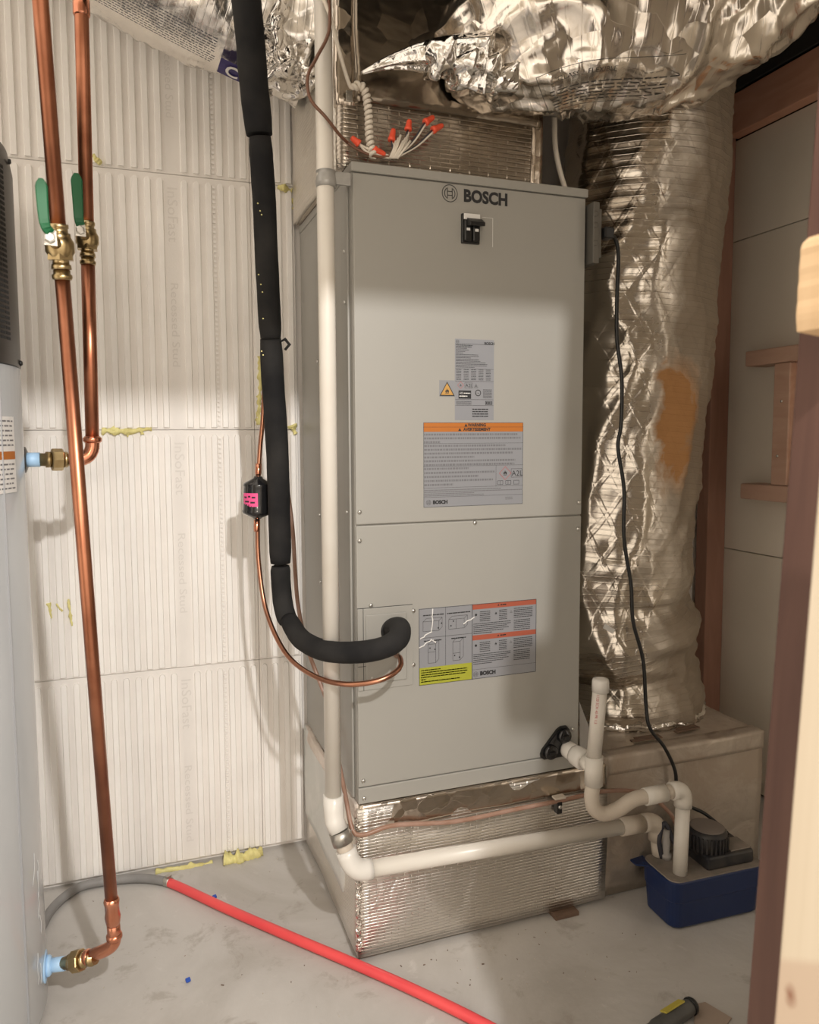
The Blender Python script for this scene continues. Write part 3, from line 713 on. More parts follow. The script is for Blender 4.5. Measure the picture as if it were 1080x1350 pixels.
# ================================================================== FOIL-WRAPPED BASE AND RETURN BOX
B0, B1, BY = .4415, 1.085, 1.493
bp = thing('foil_base', (.76, 1.75, 0), 'low bubble foil covered plenum under the grey air handler', 'duct base')
def wavybox(x0, x1, y0, y1, z0, z1, amp, nx=26, ny=14, nz=12, seed=0, sag=None):
    """box whose faces bulge a little, as foil laid over board does"""
    mb = MB(); o = Vector((seed * 3.1, 1.7, seed))
    def off(p): return Vector((noise.noise(p * 7 + o), noise.noise(p * 7 + o + Vector((9, 0, 0))), noise.noise(p * 6 + o + Vector((0, 9, 0))) * .5)) * amp
    def face(fn, nu, nv):
        return mb.grid(lambda u, v: fn(u, v) + off(fn(u, v)), nu, nv)
    L = lambda a, b, t: a + (b - a) * t
    face(lambda u, v: Vector((L(x0, x1, u), y0, L(z0, z1, v))), nx, nz); face(lambda u, v: Vector((L(x0, x1, u), y1, L(z0, z1, v))), nx, nz)
    face(lambda u, v: Vector((x0, L(y0, y1, u), L(z0, z1, v))), ny, nz); face(lambda u, v: Vector((x1, L(y0, y1, u), L(z0, z1, v))), ny, nz)
    face(lambda u, v: Vector((L(x0, x1, u), L(y0, y1, v), z1)), nx, ny); face(lambda u, v: Vector((L(x0, x1, u), L(y0, y1, v), z0)), nx, ny)
    bmesh.ops.remove_doubles(mb.bm, verts=mb.bm.verts, dist=1e-5); return mb
A('bubble_foil', F_BASE, bp, wavybox(B0, B1, BY, 2.0, .012, .352, .004, seed=1))
A('corner_tape', F_TAPE, bp, wavybox(B0 + .006, B1 - .004, BY - .002, BY + .03, .30, .3585, .004, nx=60, ny=3, nz=8, seed=5), 'crumpled foil tape along the upper edge')
mb = MB(); mb.tube([(B0 + .001, BY + .001, .03 + .30 * i / 70) for i in range(71)], .006, 7, True, rf=lambda s, a, rr, q: rr * (1 + .7 * noise.noise(q * 170)))
A('corner_bead', foil('bead_foil', (.86, .82, .76), .14, 40, .8), bp, mb, 'shiny crimped foil corner')
sw = foil('pale_wrap', (.80, .80, .78), .45, 6, .2, dust=(.70, .71, .69), dust_lo=.3, dust_hi=.5)
A('side_wrap', sw, bp, wavybox(B0 - .004, B0 + .02, 1.60, 1.998, .10, .356, .005, nx=2, ny=16, nz=12, seed=7), 'pale painted wrap on the left side')
A('side_tape', foil('pale_tape', (.74, .66, .60), .3, 12, .4, dust=(.66, .60, .54), dust_lo=.4, dust_hi=.65), bp, wavybox(B0 - .005, B0 + .02, BY + .012, 1.99, .325, .3595, .006, nx=2, ny=30, nz=5, seed=8))

rb_ = thing('return_box', (1.34, 1.78, 0), 'dusty foil faced return box under the vertical flexible duct', 'duct box')
A('foil_board', F_BOX, rb_, wavybox(1.092, 1.592, 1.512, 2.0, .004, .362, .004, seed=3))
A('edge_tape', F_BOX, rb_, wavybox(1.10, 1.594, 1.508, 1.55, .318, .3655, .003, nx=40, ny=3, nz=5, seed=4))
for (a, b) in (((832, 978), (872, 972)), ((890, 966), (921, 959))):
    p, q = onZ(*a, .371), onZ(*b, .371)
    dd = q - p; nn = Vector((-dd.y, dd.x, 0)).normalized()
    mb = MB().obox((p + q) / 2 + Vector((0, 0, .002)), dd, nn * .012, (0, 0, .004), .001).obox((p + q) / 2 + dd * .1 + nn * .012 + Vector((0, 0, .002)), dd * .8, nn * .009, (0, 0, .004), .001)
    A('tie_strip', SHIM, rb_, mb, 'brown fastening strip')
sp = onZ(752, 1213, 0)
props(MB().box(sp.x - .035, sp.x + .030, sp.y + .008, sp.y + .06, 0, .0105, .001).build('wood_shim', SHIM), 'brown wood shim under the front edge of the foil base', 'shim')

# supply plenum on top
sp_ = thing('supply_plenum', (.68, 1.78, UT), 'foil wrapped supply plenum on top of the grey air handler', 'plenum')
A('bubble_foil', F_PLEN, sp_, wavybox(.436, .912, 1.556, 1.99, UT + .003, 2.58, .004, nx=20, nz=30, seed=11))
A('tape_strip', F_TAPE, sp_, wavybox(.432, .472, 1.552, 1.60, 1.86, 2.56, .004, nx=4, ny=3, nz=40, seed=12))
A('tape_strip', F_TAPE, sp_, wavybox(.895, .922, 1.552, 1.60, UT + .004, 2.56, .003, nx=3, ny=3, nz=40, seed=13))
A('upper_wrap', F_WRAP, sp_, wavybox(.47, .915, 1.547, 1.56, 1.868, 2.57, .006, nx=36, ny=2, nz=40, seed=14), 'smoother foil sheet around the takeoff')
pw = foil('bubble_foil_wall_tint', (.78, .74, .68), .34, 7, .2, bubble=.009, dust=(.62, .58, .51), dust_lo=.45, dust_hi=.8)  # paler than the front foil, reflection of the white wall put into the colour
A('left_wrap', pw, sp_, wavybox(.428, .437, 1.575, 1.988, UT + .004, 2.57, .003, nx=2, ny=14, nz=30, seed=15), 'bubble foil on the left side, wall reflection in its pale colour')
A('hanger_tab', GALV, sp_, MB().box(.448, .462, 1.541, 1.5455, 1.862, 1.884, .001).lathe((.455, 1.541, 1.873), (0, -1, 0), [(0, .003), (.001, .003)], 10), 'small steel tab')

# ================================================================== FLEXIBLE DUCTS
def fold_field(amp_long, amp_ring, fl, seed, ring_pitch=.035):
    o = Vector((seed * 7.3, seed * 1.9, 4.4))
    def rf(s, a, r, q):
        p = Vector((math.cos(a) * 1.6, math.sin(a) * 1.6, s * fl)) + o
        q1 = p + Vector((noise.noise(p), noise.noise(p + Vector((5, 0, 0))), 0)) * .6
        w = (1 - abs(noise.noise(q1 * .9)) * 1.6) ** 3 * 1.0 + (1 - abs(noise.noise(q1 * 2.1)) * 1.6) ** 3 * .5
        return r + amp_long * (w - .6) + amp_ring * math.sin(2 * PI * s / ring_pitch)
    return rf
def duct(name, m, parent, ctrl, r, nl, seg, rf, label=None, rfun=None):
    P, L = resample(smooth(ctrl, 14), nl)
    R = [r * (rfun(i / (nl - 1)) if rfun else 1) for i in range(nl)]
    mb = MB().tube(P, R, seg, False, rf=rf, uvs=True)
    return A(name, m, parent, mb, label, shade=True, fixn=False), P, L
def on_duct(P, r, s0, a0, lift=.003):
    """maps (x along the duct, y around it) to the sleeve"""
    T, N, B = frames(P); d = [0]
    for a, b in zip(P, P[1:]): d.append(d[-1] + (b - a).length)
    def fn(x, y):
        s = s0 + x; j = max(0, min(len(P) - 2, next((i for i in range(len(d) - 1) if d[i + 1] >= s), len(P) - 2)))
        t = (s - d[j]) / (d[j + 1] - d[j]); p = P[j].lerp(P[j + 1], t); a = a0 + y / r
        return p + (N[j] * math.cos(a) + B[j] * math.sin(a)) * (r + lift)
    return fn
# big silver sleeve across the top
bd = thing('flexible_duct', (.8, 1.4, 2.05), 'big crumpled silver flexible duct sagging across the top of the picture', 'duct')
ctrl = [(.745, 1.57, 1.995), (.785, 1.48, 2.005), (.875, 1.40, 2.03), (1.03, 1.355, 2.045), (1.165, 1.335, 2.08), (1.245, 1.32, 2.165), (1.285, 1.315, 2.30), (1.30, 1.31, 2.52)]
BR = .195
def rbig(t): return .55 + .45 * min(1, t / .18) if t < .18 else 1 + .04 * math.sin(t * 21)
o, PB, LB = duct('sleeve', F_BIG, bd, ctrl, BR, 200, 120, fold_field(.020, .0012, 6, 1), rfun=rbig)
mb = MB()                                               # bunched cone of foil at the takeoff
tipc = onY(476, 97, 1.52)
cone = resample(smooth([tipc, onY(520, 82, 1.50), onY(580, 75, 1.44), onY(650, 80, 1.38)], 8), 50)[0]
mb.tube(cone, [.003 + .055 * (i / 49) ** 1.1 for i in range(50)], 48, True, rf=lambda s, a, rr, q: rr * (1 + .35 * noise.noise(Vector((math.cos(a) * 3, math.sin(a) * 3, s * 2)))) , uvs=True)
A('twisted_end', F_CRUMP, bd, mb, 'twisted bright foil end')
mb = MB()
for i, (px, py) in enumerate(((560, 105), (590, 120), (620, 125), (645, 135), (610, 100))):
    c = onY(px, py, 1.44); q = onY(px + 40, py - 55, 1.34)
    mb.tube(resample([c, q], 14)[0], [.004 + .022 * math.sin(PI * k / 13) for k in range(14)], 14, True, rf=lambda s, a, rr, w: rr * (1 + .8 * noise.noise(w * 40)))
A('bunched_fold', F_CRUMP, bd, mb)
fr = frames(PB)
# printed notice on the sleeve underside
def facing(P, s):
    """angle on the ring that points to the doorway and a little down"""
    T, N, B = frames(P); d = 0
    for j in range(len(P) - 1):
        d += (P[j + 1] - P[j]).length
        if d > s: break
    v = (CAM + Vector((0, 0, 0)) - P[j]).normalized(); return math.atan2(v.dot(B[j]), v.dot(N[j]))
mb = MB(); s0 = .30; a0 = facing(PB, s0) 
def pr(mb, P, r, s0, a0, lines, wid, h, gap, seed, lift=.006, sgn=1):
    fn = on_duct(P, r, s0, a0, lift); rnd = random.Random(seed)
    for k in range(lines):
        x = 0
        while x < wid * (1 if rnd.random() > .3 else .7):
            w = h * rnd.uniform(1, 5)
            mb.quad([fn(x, sgn * (k * gap)), fn(x + w, sgn * (k * gap)), fn(x + w, sgn * (k * gap + h)), fn(x, sgn * (k * gap + h))]); x += w + h
NOTE = (BR, .30)

# tall duct on the right
vd = thing('flexible_duct', (1.36, 1.775, .366), 'tall dusty foil flexible duct rising from the return box at the right', 'duct')
ctrl = [(1.365, 1.805, .366), (1.355, 1.805, .50), (1.315, 1.80, .70), (1.325, 1.795, .95), (1.355, 1.79, 1.30), (1.375, 1.775, 1.70), (1.39, 1.76, 2.10), (1.41, 1.75, 2.50)]
VR = .222
def rv(t):
    z = .366 + t * 2.13
    k = 1.0
    for zc, wd, am in ((.40, .05, .06), (.60, .045, .10), (.71, .03, -.05), (.80, .04, .03), (1.93, .10, .05), (.50, .03, -.05)): k += am * math.exp(-((z - zc) / wd) ** 2)
    return k
_ff = fold_field(.012, .0012, 3, 2)
def vf(s, a, r, q):
    k = max(0, 1 - max(0, q.z - .8) / .25)              # slumped, deeper ring folds low down
    dy = max(-1, min(1, (q.y - 1.79) / r)); r = r * (1 - .15 * dy * dy)      # pressed a little flat against the wall
    return _ff(s, a, r, q) + k * .013 * noise.noise(Vector((math.cos(a) * 1.1, math.sin(a) * 1.1, q.z * 24)))
duct('sleeve', F_VERT, vd, ctrl, VR, 240, 110, vf, rfun=rv)
mb = MB(); mb.tube([Vector((1.365, 1.805, .368)) + Vector((math.cos(t) * .228, math.sin(t) * .193, .004)) for t in [2 * PI * i / 90 for i in range(91)]], .013, 8, False, rf=lambda s, a, rr, q: rr * (1 + .9 * noise.noise(q * 70)))
A('collar_tape', F_CRUMP, vd, mb, 'crumpled foil where the duct meets the box')
tg = onY(803, 829, 1.575)
A('paper_tag', LABELW, vd, MB().obox(tg, Vector((.030, 0, -.018)), Vector((.006, 0, .011)), (0, .001, 0)), 'small white paper tag')
pf = onY(772, 950, 1.525)
A('loose_film', mat('clear_film', (.55, .53, .50), .15, 0, **{'Alpha': .45}), vd, MB().prism([onY(764, 925, 1.56), onY(783, 975, 1.52), onY(781, 995, 1.505), onY(765, 995, 1.505)], (0, .001, 0)), 'loose torn film')

# printed sleeve upper left
ld = thing('flexible_duct', (.2, 1.72, 2.1), 'printed silver flexible duct in the upper left corner above the white foam wall', 'duct')
LR = .152
ctrl = [(-.66, 1.80, 2.52), (-.31, 1.81, 2.385), (-.05, 1.82, 2.275), (.16, 1.825, 2.195), (.33, 1.83, 2.14), (.43, 1.83, 2.125)]
def rl(t): return 1.0 if t < .8 else 1.0 - .12 * math.sin((t - .8) * 5 * PI)
o, PL, LL = duct('sleeve', F_LEFT, ld, ctrl, LR, 180, 100, fold_field(.008, .001, 6, 5), rfun=rl)
mb = MB(); CE = resample(smooth([onY(352, 55, 1.76), onY(380, 80, 1.74), onY(402, 128, 1.76)], 6), 60)[0]
mb.tube(CE, [.012 + .062 * (1 - i / 59) ** .5 for i in range(60)], 60, True, rf=lambda s, a, rr, q: rr * (1 + 1.1 * noise.noise(q * 22) + .6 * noise.noise(q * 55)))
A('crumpled_end', F_CRUMP, ld, mb, 'crumpled bright foil end')
# print on the sleeve: chosen along the lower, camera-facing side
aL = facing(PL, .55)
INKL = mat('ink_faded', (.10, .10, .115), .5)

# ================================================================== INSULATED SUCTION LINE
sl_ = thing('insulated_suction_line', (.33, 1.74, .75), 'thick black foam insulated refrigerant line running down and curling into the cabinet', 'pipe')
def blk(pxs, label=None, r=.026, rend=.9):
    P = [onY(px, py, Y) for px, py, Y in pxs]; P, L = resample(smooth(P, 10), 40)
    R = [r * (rend + (1 - rend) * min(1, min(i, 39 - i) / 2.5)) for i in range(40)]
    mb = MB().tube(P, R, 22, True, rf=lambda s, a, rr, q: rr * (1 + .035 * noise.noise(q * 22) + .02 * noise.noise(q * 60)))
    return A('foam_sleeve', BLACKR, sl_, mb, label)
blk([(296, -260, 1.58), (312, -90, 1.60), (327, 20, 1.61), (334, 100, 1.62), (342, 178, 1.63)], r=.0305)
blk([(343, 181, 1.63), (348, 260, 1.65), (352, 350, 1.67), (357, 446, 1.695)], r=.0255)
blk([(357, 446.5, 1.70), (361, 520, 1.71), (366, 600, 1.72), (370, 742, 1.735)], r=.0262)
blk([(370, 746, 1.735), (371, 775, 1.735), (374, 800, 1.72), (380, 820, 1.70)], r=.0235)
blk([(381, 818, 1.695), (398, 843, 1.61), (430, 858, 1.49), (470, 860, 1.425), (505, 854, 1.395), (525, 842, 1.405), (527, 828, 1.445), (517, 828, 1.498)], r=.0225, rend=.95)
mb = MB(); p = onY(372, 455, 1.69)
mb.tube([p + Vector((.004, -.012, -.012)), p + Vector((.014, -.014, 0)), p + Vector((.004, -.014, .012)), p + Vector((-.006, -.012, .006))], [.003, .004, .004, .002], 8)
A('loose_flap', BLACKR, sl_, mb)
mb = MB(); rnd = random.Random(3)
for (x, y) in ((340, 268), (343, 278), (345, 283), (341, 362), (344, 375), (347, 420), (346, 385), (345, 463), (347, 468)):
    q = onY(x, y, 1.65 - .026); mb.lathe(q, (0, -1, 0), [(0, .0018), (.001, .0012)], 6)
A('foam_crumb', YFOAM, sl_, mb, kind='stuff')

# ================================================================== LIQUID LINE WITH FILTER DRIER
ll = thing('copper_liquid_line', (.30, 1.74, .7), 'thin copper liquid line with black filter drier beside the thick black line', 'pipe')
def cop(pxs, r, m=COPPERT, name='copper_tube', par=ll, n=60):
    P = resample(smooth([onY(*q) for q in pxs], 10), n)[0]; return A(name, m, par, MB().tube(P, r, 10))
YD = 1.775
cop([(352, 440, 1.78), (347, 545, YD), (343, 590, YD), (340.5, 630, YD)], .0056)
cop([(339.5, 684, YD), (341, 740, 1.77), (351, 805, 1.73), (376, 860, 1.63), (412, 890, 1.52), (455, 902, 1.44), (500, 897, 1.405), (526, 882, 1.415), (528, 868, 1.44), (522, 864, 1.498)], .0056)
d0 = onY(340.5, 628, YD); d1 = onY(339, 684, YD); ax = (d1 - d0); H = ax.length
dr = A('filter_drier', BLACKG, ll, MB().lathe(d0, ax, [(0, .010), (H * .05, .012), (H * .17, .0345), (H * .21, .036), (H * .25, .0345), (H * .78, .0345), (H * .82, .036), (H * .87, .0345), (H * .97, .012), (H, .009)], 32), 'black filter drier')
ce = (d0 + d1) / 2 + ax * .03
mb = MB()
def patch(mb, c, ax, r, a0, a1, h0, h1, n=10):
    z = ax.normalized()
    for i in range(n):
        b0, b1 = a0 + (a1 - a0) * i / n, a0 + (a1 - a0) * (i + 1) / n
        mb.quad([c + Vector((math.cos(b), math.sin(b), 0)) * r + z * h for b, h in ((b0, h1), (b1, h1), (b1, h0), (b0, h0))])
patch(mb, ce, Vector((0, 0, 1)), .0349, math.radians(192), math.radians(262), -.016, .016)
pk = A('pink_label', PINK, dr, mb, 'pink sticker', fixn=False)
mb = MB()
for i, (a, b, h) in enumerate(((200, 215, .006), (222, 232, .008), (238, 252, .006), (204, 226, -.004), (232, 250, -.006))): patch(mb, ce, Vector((0, 0, 1)), .0352, math.radians(a), math.radians(b), h - .002, h + .002, 3)
A('print', INK, pk, mb, fixn=False)
for a, b in ((d1 + ax * .02, d1 + ax * .30), (d0 - ax * .30, d0 - ax * .02)): A('braze_joint', COPPERB, ll, MB().lathe(a, b - a, [(0, .0075), ((b - a).length * .8, .0075), ((b - a).length, .0062)], 14))

# ================================================================== BROWN PUMP DISCHARGE TUBE
dt = thing('discharge_tube', (.8, 1.48, .3), 'thin brown plastic tube looping from behind the black line along the foil base', 'tube')
P = [onY(368, 590, 1.82), onY(378, 640, 1.81), onY(386, 700, 1.80), onY(392, 790, 1.80), onY(404, 850, 1.78), onY(420, 895, 1.74), onY(434, 935, 1.70), onY(446, 1000, 1.60), onY(456, 1052, 1.53), Vector((B0 - .012, 1.485, .312)), Vector((B0 + .015, 1.478, .303))]
P += [onY(px, py, 1.478) for px, py in ((520, 1088), (600, 1083), (680, 1067), (737, 1056), (800, 1043), (850, 1046))] + [onY(880, 1068, 1.46), onY(892, 1090, 1.45), onY(893, 1118, 1.44)]
A('tube', TUBEB, dt, MB().tube(resample(smooth(P, 10), 160)[0], .0052, 10))
c = onY(737, 1054, 1.477)
A('hanger', BLACK, dt, MB().box(c.x - .007, c.x + .007, 1.472, 1.489, c.z - .034, c.z - .004, .002), 'black hanger strap')
A('hanger_clip', PVCD, dt, MB().box(c.x - .015, c.x + .015, 1.468, 1.486, c.z + .003, c.z + .009, .002))
A('hanger_screw', STEEL, dt, MB().lathe((c.x, 1.472, c.z - .016), (0, -1, 0), [(0, .005), (.002, .005), (.004, .003)], 12))

# ================================================================== PVC DRAIN RISER ALONG THE BASE
pv = thing('pvc_drain_riser', (.42, 1.47, .2), 'long white pvc pipe running down beside the cabinet and along the foil base', 'pipe')
R1 = .0178
top = Vector((.3895, 1.5, 2.6)); jn = onY(439.5, 1050, 1.5)
A('riser', PVC, pv, MB().cyl(top, jn, R1, 24))
j2 = onY(441, 1082, 1.492); j3 = onY(447, 1096, 1.482); el = onY(466, 1149, 1.46)
A('coupling', PVCW, pv, MB().tube([jn + Vector((0, 0, .004)), jn + Vector((0, 0, -.03)), j2, j3], [R1 * 1.22, R1 * 1.22, R1 * 1.2, R1 * 1.18], 24))
up = (j3 - el); A('offset_pipe', PVCD, pv, MB().cyl(j3, el + up * .25, R1, 24))
hz1 = onY(862, 1083, 1.46)
hd = (hz1 - el).normalized()
A('elbow', PVCW, pv, MB().tube([el + up * .55] + bend(el + up * .38, el, el + hd * .028, 8) + [el + hd * .040], R1 * 1.25, 24))
A('horizontal_pipe', PVC, pv, MB().cyl(el + hd * .034, hz1 - hd * .08, R1, 24))
A('coupling', PVCD, pv, MB().tube([hz1 - hd * .098, hz1 - hd * .036], R1 * 1.2, 24))
A('elbow', PVCD, pv, MB().tube([hz1 - hd * .034] + bend(hz1 - hd * .02, hz1 + hd * .012, hz1 + hd * .012 + Vector((0, 0, -.03)), 8) + [hz1 + hd * .012 + Vector((0, 0, -.048))], R1 * 1.25, 24))
A('down_pipe', PVCD, pv, MB().cyl(hz1 + hd * .012 + Vector((0, 0, -.045)), Vector((hz1.x + .012, 1.45, .112)), R1 * .95, 24))
# straps
s_ = onY(430, 237, 1.5)
A('tape_band', GREYTAPE, pv, MB().tube([s_ + Vector((0, 0, z)) for z in (-.016, -.005, .008, .016)], [R1 * 1.15, R1 * 1.2, R1 * 1.12, R1 * 1.16], 22, True, rf=lambda s, a, rr, q: rr * (1 + .08 * noise.noise(q * 80))).hexa([(x, y, s_.z + z) for x in (s_.x + .012, U0 - .0045) for y in (1.490, 1.498) for z in (-.010, .016)], .002), 'grey tape band tying the pipe to the cabinet')
mid = el + up * .86; dd = up.normalized()
A('metal_strap', GALV, pv, MB().tube([mid - dd * .014, mid + dd * .014], R1 * 1.28, 22).hexa([(x, y, mid.z + z) for x in (mid.x + .014, B0 - .006) for y in (mid.y + .004, mid.y + .030) for z in (-.010, .010)], .001), 'galvanised strap')

# ================================================================== CONDENSATE TRAP
tr = thing('pvc_condensate_trap', (1.0, 1.4, .27), 'white pvc trap with capped stub leaving the black drain plate', 'pipe')
R2 = .0165; YT = 1.40
nub = Vector((onY(745, 985, UY).x, UY - .012, onY(745, 985, UY).z))
tee = onY(783, 1012, YT)
ddn = (tee - nub); Ln = ddn.length; dn = ddn.normalized()
A('adapter', PVCW, tr, MB().lathe(nub, dn, [(-.006, R2 * 1.1), (0, R2 * 1.25), (Ln * .28, R2 * 1.25), (Ln * .30, R2 * 1.0)], 24))
A('union_nut', PVCW, tr, MB().lathe(nub + dn * Ln * .26, dn, [(0, R2 * 1.35), (Ln * .08, R2 * 1.5), (Ln * .36, R2 * 1.5), (Ln * .40, R2 * 1.2)], 12))
A('side_branch', PVC, tr, MB().cyl(nub + dn * Ln * .6, tee, R2 * 1.05, 24))
A('tee', PVC, tr, MB().tube([tee + Vector((0, 0, .028)), tee + Vector((0, 0, -.040))], R2 * 1.25, 24))
capt = onY(792, 898, YT)
A('stub_pipe', PVC, tr, MB().cyl(tee + Vector((0, 0, .025)), capt + Vector((0, 0, -.006)), R2, 24))
A('cap', PVCW, tr, MB().lathe(capt + Vector((0, 0, -.024)), (0, 0, 1), [(0, R2 * 1.16), (.024, R2 * 1.16), (.029, R2 * 1.05), (.031, R2 * .6)], 24))
mb = MB(); ppb, ppt = tee + Vector((0, 0, .03)), capt
def stubfn(x, y):
    t = x / (ppt.z - ppb.z); p = ppb.lerp(ppt, t); a = math.radians(214) - y / R2
    return p + Vector((math.cos(a), math.sin(a), 0)) * (R2 + .0006)
mb.text('PVC 1120 SCH 40 PR 1.5', None, (0, 0, 0), (0, 0, 0), .0062, fn=lambda x, y: stubfn((ppt.z - ppb.z) * .95 - x, -y), font_stretch=.95)
A('pipe_print', INKR, tr, mb, 'faint red pipe print', fixn=False)
upts = [tee + Vector((0, 0, -.035)), onY(780, 1050, YT), onY(784, 1066, YT - .002), onY(796, 1073, YT - .006), onY(815, 1067, YT - .012), onY(835, 1054, YT - .018), onY(860, 1048, YT - .024)]
A('trap_bend', PVCD, tr, MB().tube(resample(smooth(upts, 10), 48)[0], R2 * 1.02, 24))
e2 = onY(901, 1040, 1.372); c0 = onY(850, 1050.5, 1.378); hd2 = (e2 - c0).normalized()
A('coupling', PVC, tr, MB().tube([c0, c0 + hd2 * .055], R2 * 1.2, 24))
A('link_pipe', PVCD, tr, MB().cyl(c0 + hd2 * .04, e2 - hd2 * .02, R2, 24))
A('elbow', PVC, tr, MB().tube([e2 - hd2 * .034] + bend(e2 - hd2 * .022, e2, e2 + Vector((0, 0, -.026)), 8) + [e2 + Vector((0, 0, -.042))], R2 * 1.25, 24))
A('down_pipe', PVC, tr, MB().cyl(e2 + Vector((0, 0, -.038)), Vector((e2.x - .004, e2.y, .105)), R2, 24))

# ================================================================== CONDENSATE PUMP
cp = thing('condensate_pump', (1.29, 1.40, 0), 'navy blue condensate pump on the floor in front of the return box', 'pump')
ang = math.radians(-2); E1, E2 = Vector((math.cos(ang), math.sin(ang), 0)), Vector((-math.sin(ang), math.cos(ang), 0))
A0 = Vector((1.158, 1.338, 0)); L1, L2 = .272, .128
def pl_(u, v, z): return A0 + E1 * u + E2 * v + Vector((0, 0, z))
def loop(mb, prof, rad, seg=5):
    """rounded-rectangle rings: (z, inset)"""
    rings = []
    for z, ins in prof:
        ring = []; r = max(rad - ins * .3, .004)
        for (cu, cv, a0) in ((L1 - ins - r, L2 - ins - r, 0), (ins + r, L2 - ins - r, PI / 2), (ins + r, ins + r, PI), (L1 - ins - r, ins + r, 1.5 * PI)):
            for k in range(seg + 1):
                a = a0 + PI / 2 * k / seg; ring.append(mb.bm.verts.new(pl_(cu + r * math.cos(a), cv + r * math.sin(a), z)))
        rings.append(ring)
    n = len(rings[0])
    for Aq, Bq in zip(rings, rings[1:]):
        for k in range(n):
            mb.bm.faces.new((Aq[k], Aq[(k + 1) % n], Bq[(k + 1) % n], Bq[k]))
    mb.bm.faces.new(list(reversed(rings[0]))); mb.bm.faces.new(rings[-1]); return mb
A('tank', NAVY, cp, loop(MB(), [(.001, .014), (.008, .008), (.066, .004), (.070, .0035), (.072, .0015), (.112, 0)], .028))
A('lid', NAVY, cp, loop(MB(), [(.1122, 0), (.119, 0), (.121, .002)], .026))
A('deck', DECK, cp, loop(MB(), [(.1205, .003), (.1235, .004)], .024), 'dusty grey top deck')
A('mounting_tab', NAVY, cp, MB().prism([pl_(-.002, .085, .118), pl_(-.03, .10, .118), pl_(-.03, .122, .118), pl_(.01, .128, .118)], (0, 0, .004)).lathe(pl_(-.006, .10, .122), (0, 0, 1), [(0, .004), (.002, .003)], 10))
mh = A('motor_housing', MOTORK, cp, MB().obox(pl_(.180, .066, .140), E1 * .135, E2 * .095, (0, 0, .034), .006))
mc = pl_(.150, .068, 0)
fan = MB().lathe(mc + Vector((0, 0, .150)), (0, 0, 1), [(0, .046), (.046, .046), (.054, .040)], 36)
for k in range(30):
    a = 2 * PI * k / 30; d = Vector((math.cos(a), math.sin(a), 0)); fan.obox(mc + d * .047 + Vector((0, 0, .176)), d * .005, Vector((-d.y, d.x, 0)) * .004, (0, 0, .036))
fc = A('fan_shroud', MOTORK, cp, fan)
A('fan_top', mat('dusty_fan_top', (.20, .17, .15), .85), cp, MB().lathe(mc + Vector((0, 0, .2045)), (0, 0, 1), [(0, .0405), (.002, .037), (.0025, .01)], 30), 'dusty round fan cap')
A('switch_box', DECK, cp, MB().obox(pl_(.215, .05, .1585), E1 * .06, E2 * .05, (0, 0, .003), .001))
A('outlet_barb', mat('grey_plastic', (.32, .30, .28), .5), cp, MB().lathe(pl_(.055, .098, .1235), (0, 0, 1), [(0, .013), (.012, .013), (.013, .009), (.05, .009), (.051, .0075), (.072, .0075)], 16))
A('sensor_lead', WIREK, cp, MB().tube(resample(smooth([pl_(.045, .10, .125), pl_(.04, .105, .17), pl_(.055, .105, .21), pl_(.075, .09, .16), pl_(.10, .08, .15)], 6), 30)[0], .006, 8))
# power cord up to the outlet
cordp = [onX(800, 308, 1.05), onY(812, 316, 1.50), onY(815.5, 342, 1.50), onY(813.5, 400, 1.50), onY(814, 450, 1.50), onY(820, 500, 1.50), onY(819, 560, 1.50), onY(815, 590, 1.50), onY(823, 645, 1.50), onY(823, 710, 1.50), onY(832, 770, 1.50), onY(835, 820, 1.50), onY(848, 870, 1.50), onY(852, 930, 1.50), onY(857, 960, 1.49), onY(876, 985, 1.49), onY(890, 1015, 1.49), onY(893, 1040, 1.49), onY(905, 1060, 1.49), onY(930, 1073, 1.48), onY(955, 1095, 1.46), onY(972, 1120, 1.44), onY(965, 1135, 1.43)]
A('power_cord', BLACK, cp, MB().tube(resample(smooth(cordp, 8), 150)[0], .0046, 9), 'black power cord')
pb = onX(800, 308, 1.05)
A('plug', BLACK, cp, MB().box(1.0368, 1.062, pb.y - .014, pb.y + .014, pb.z - .013, pb.z + .013, .004))

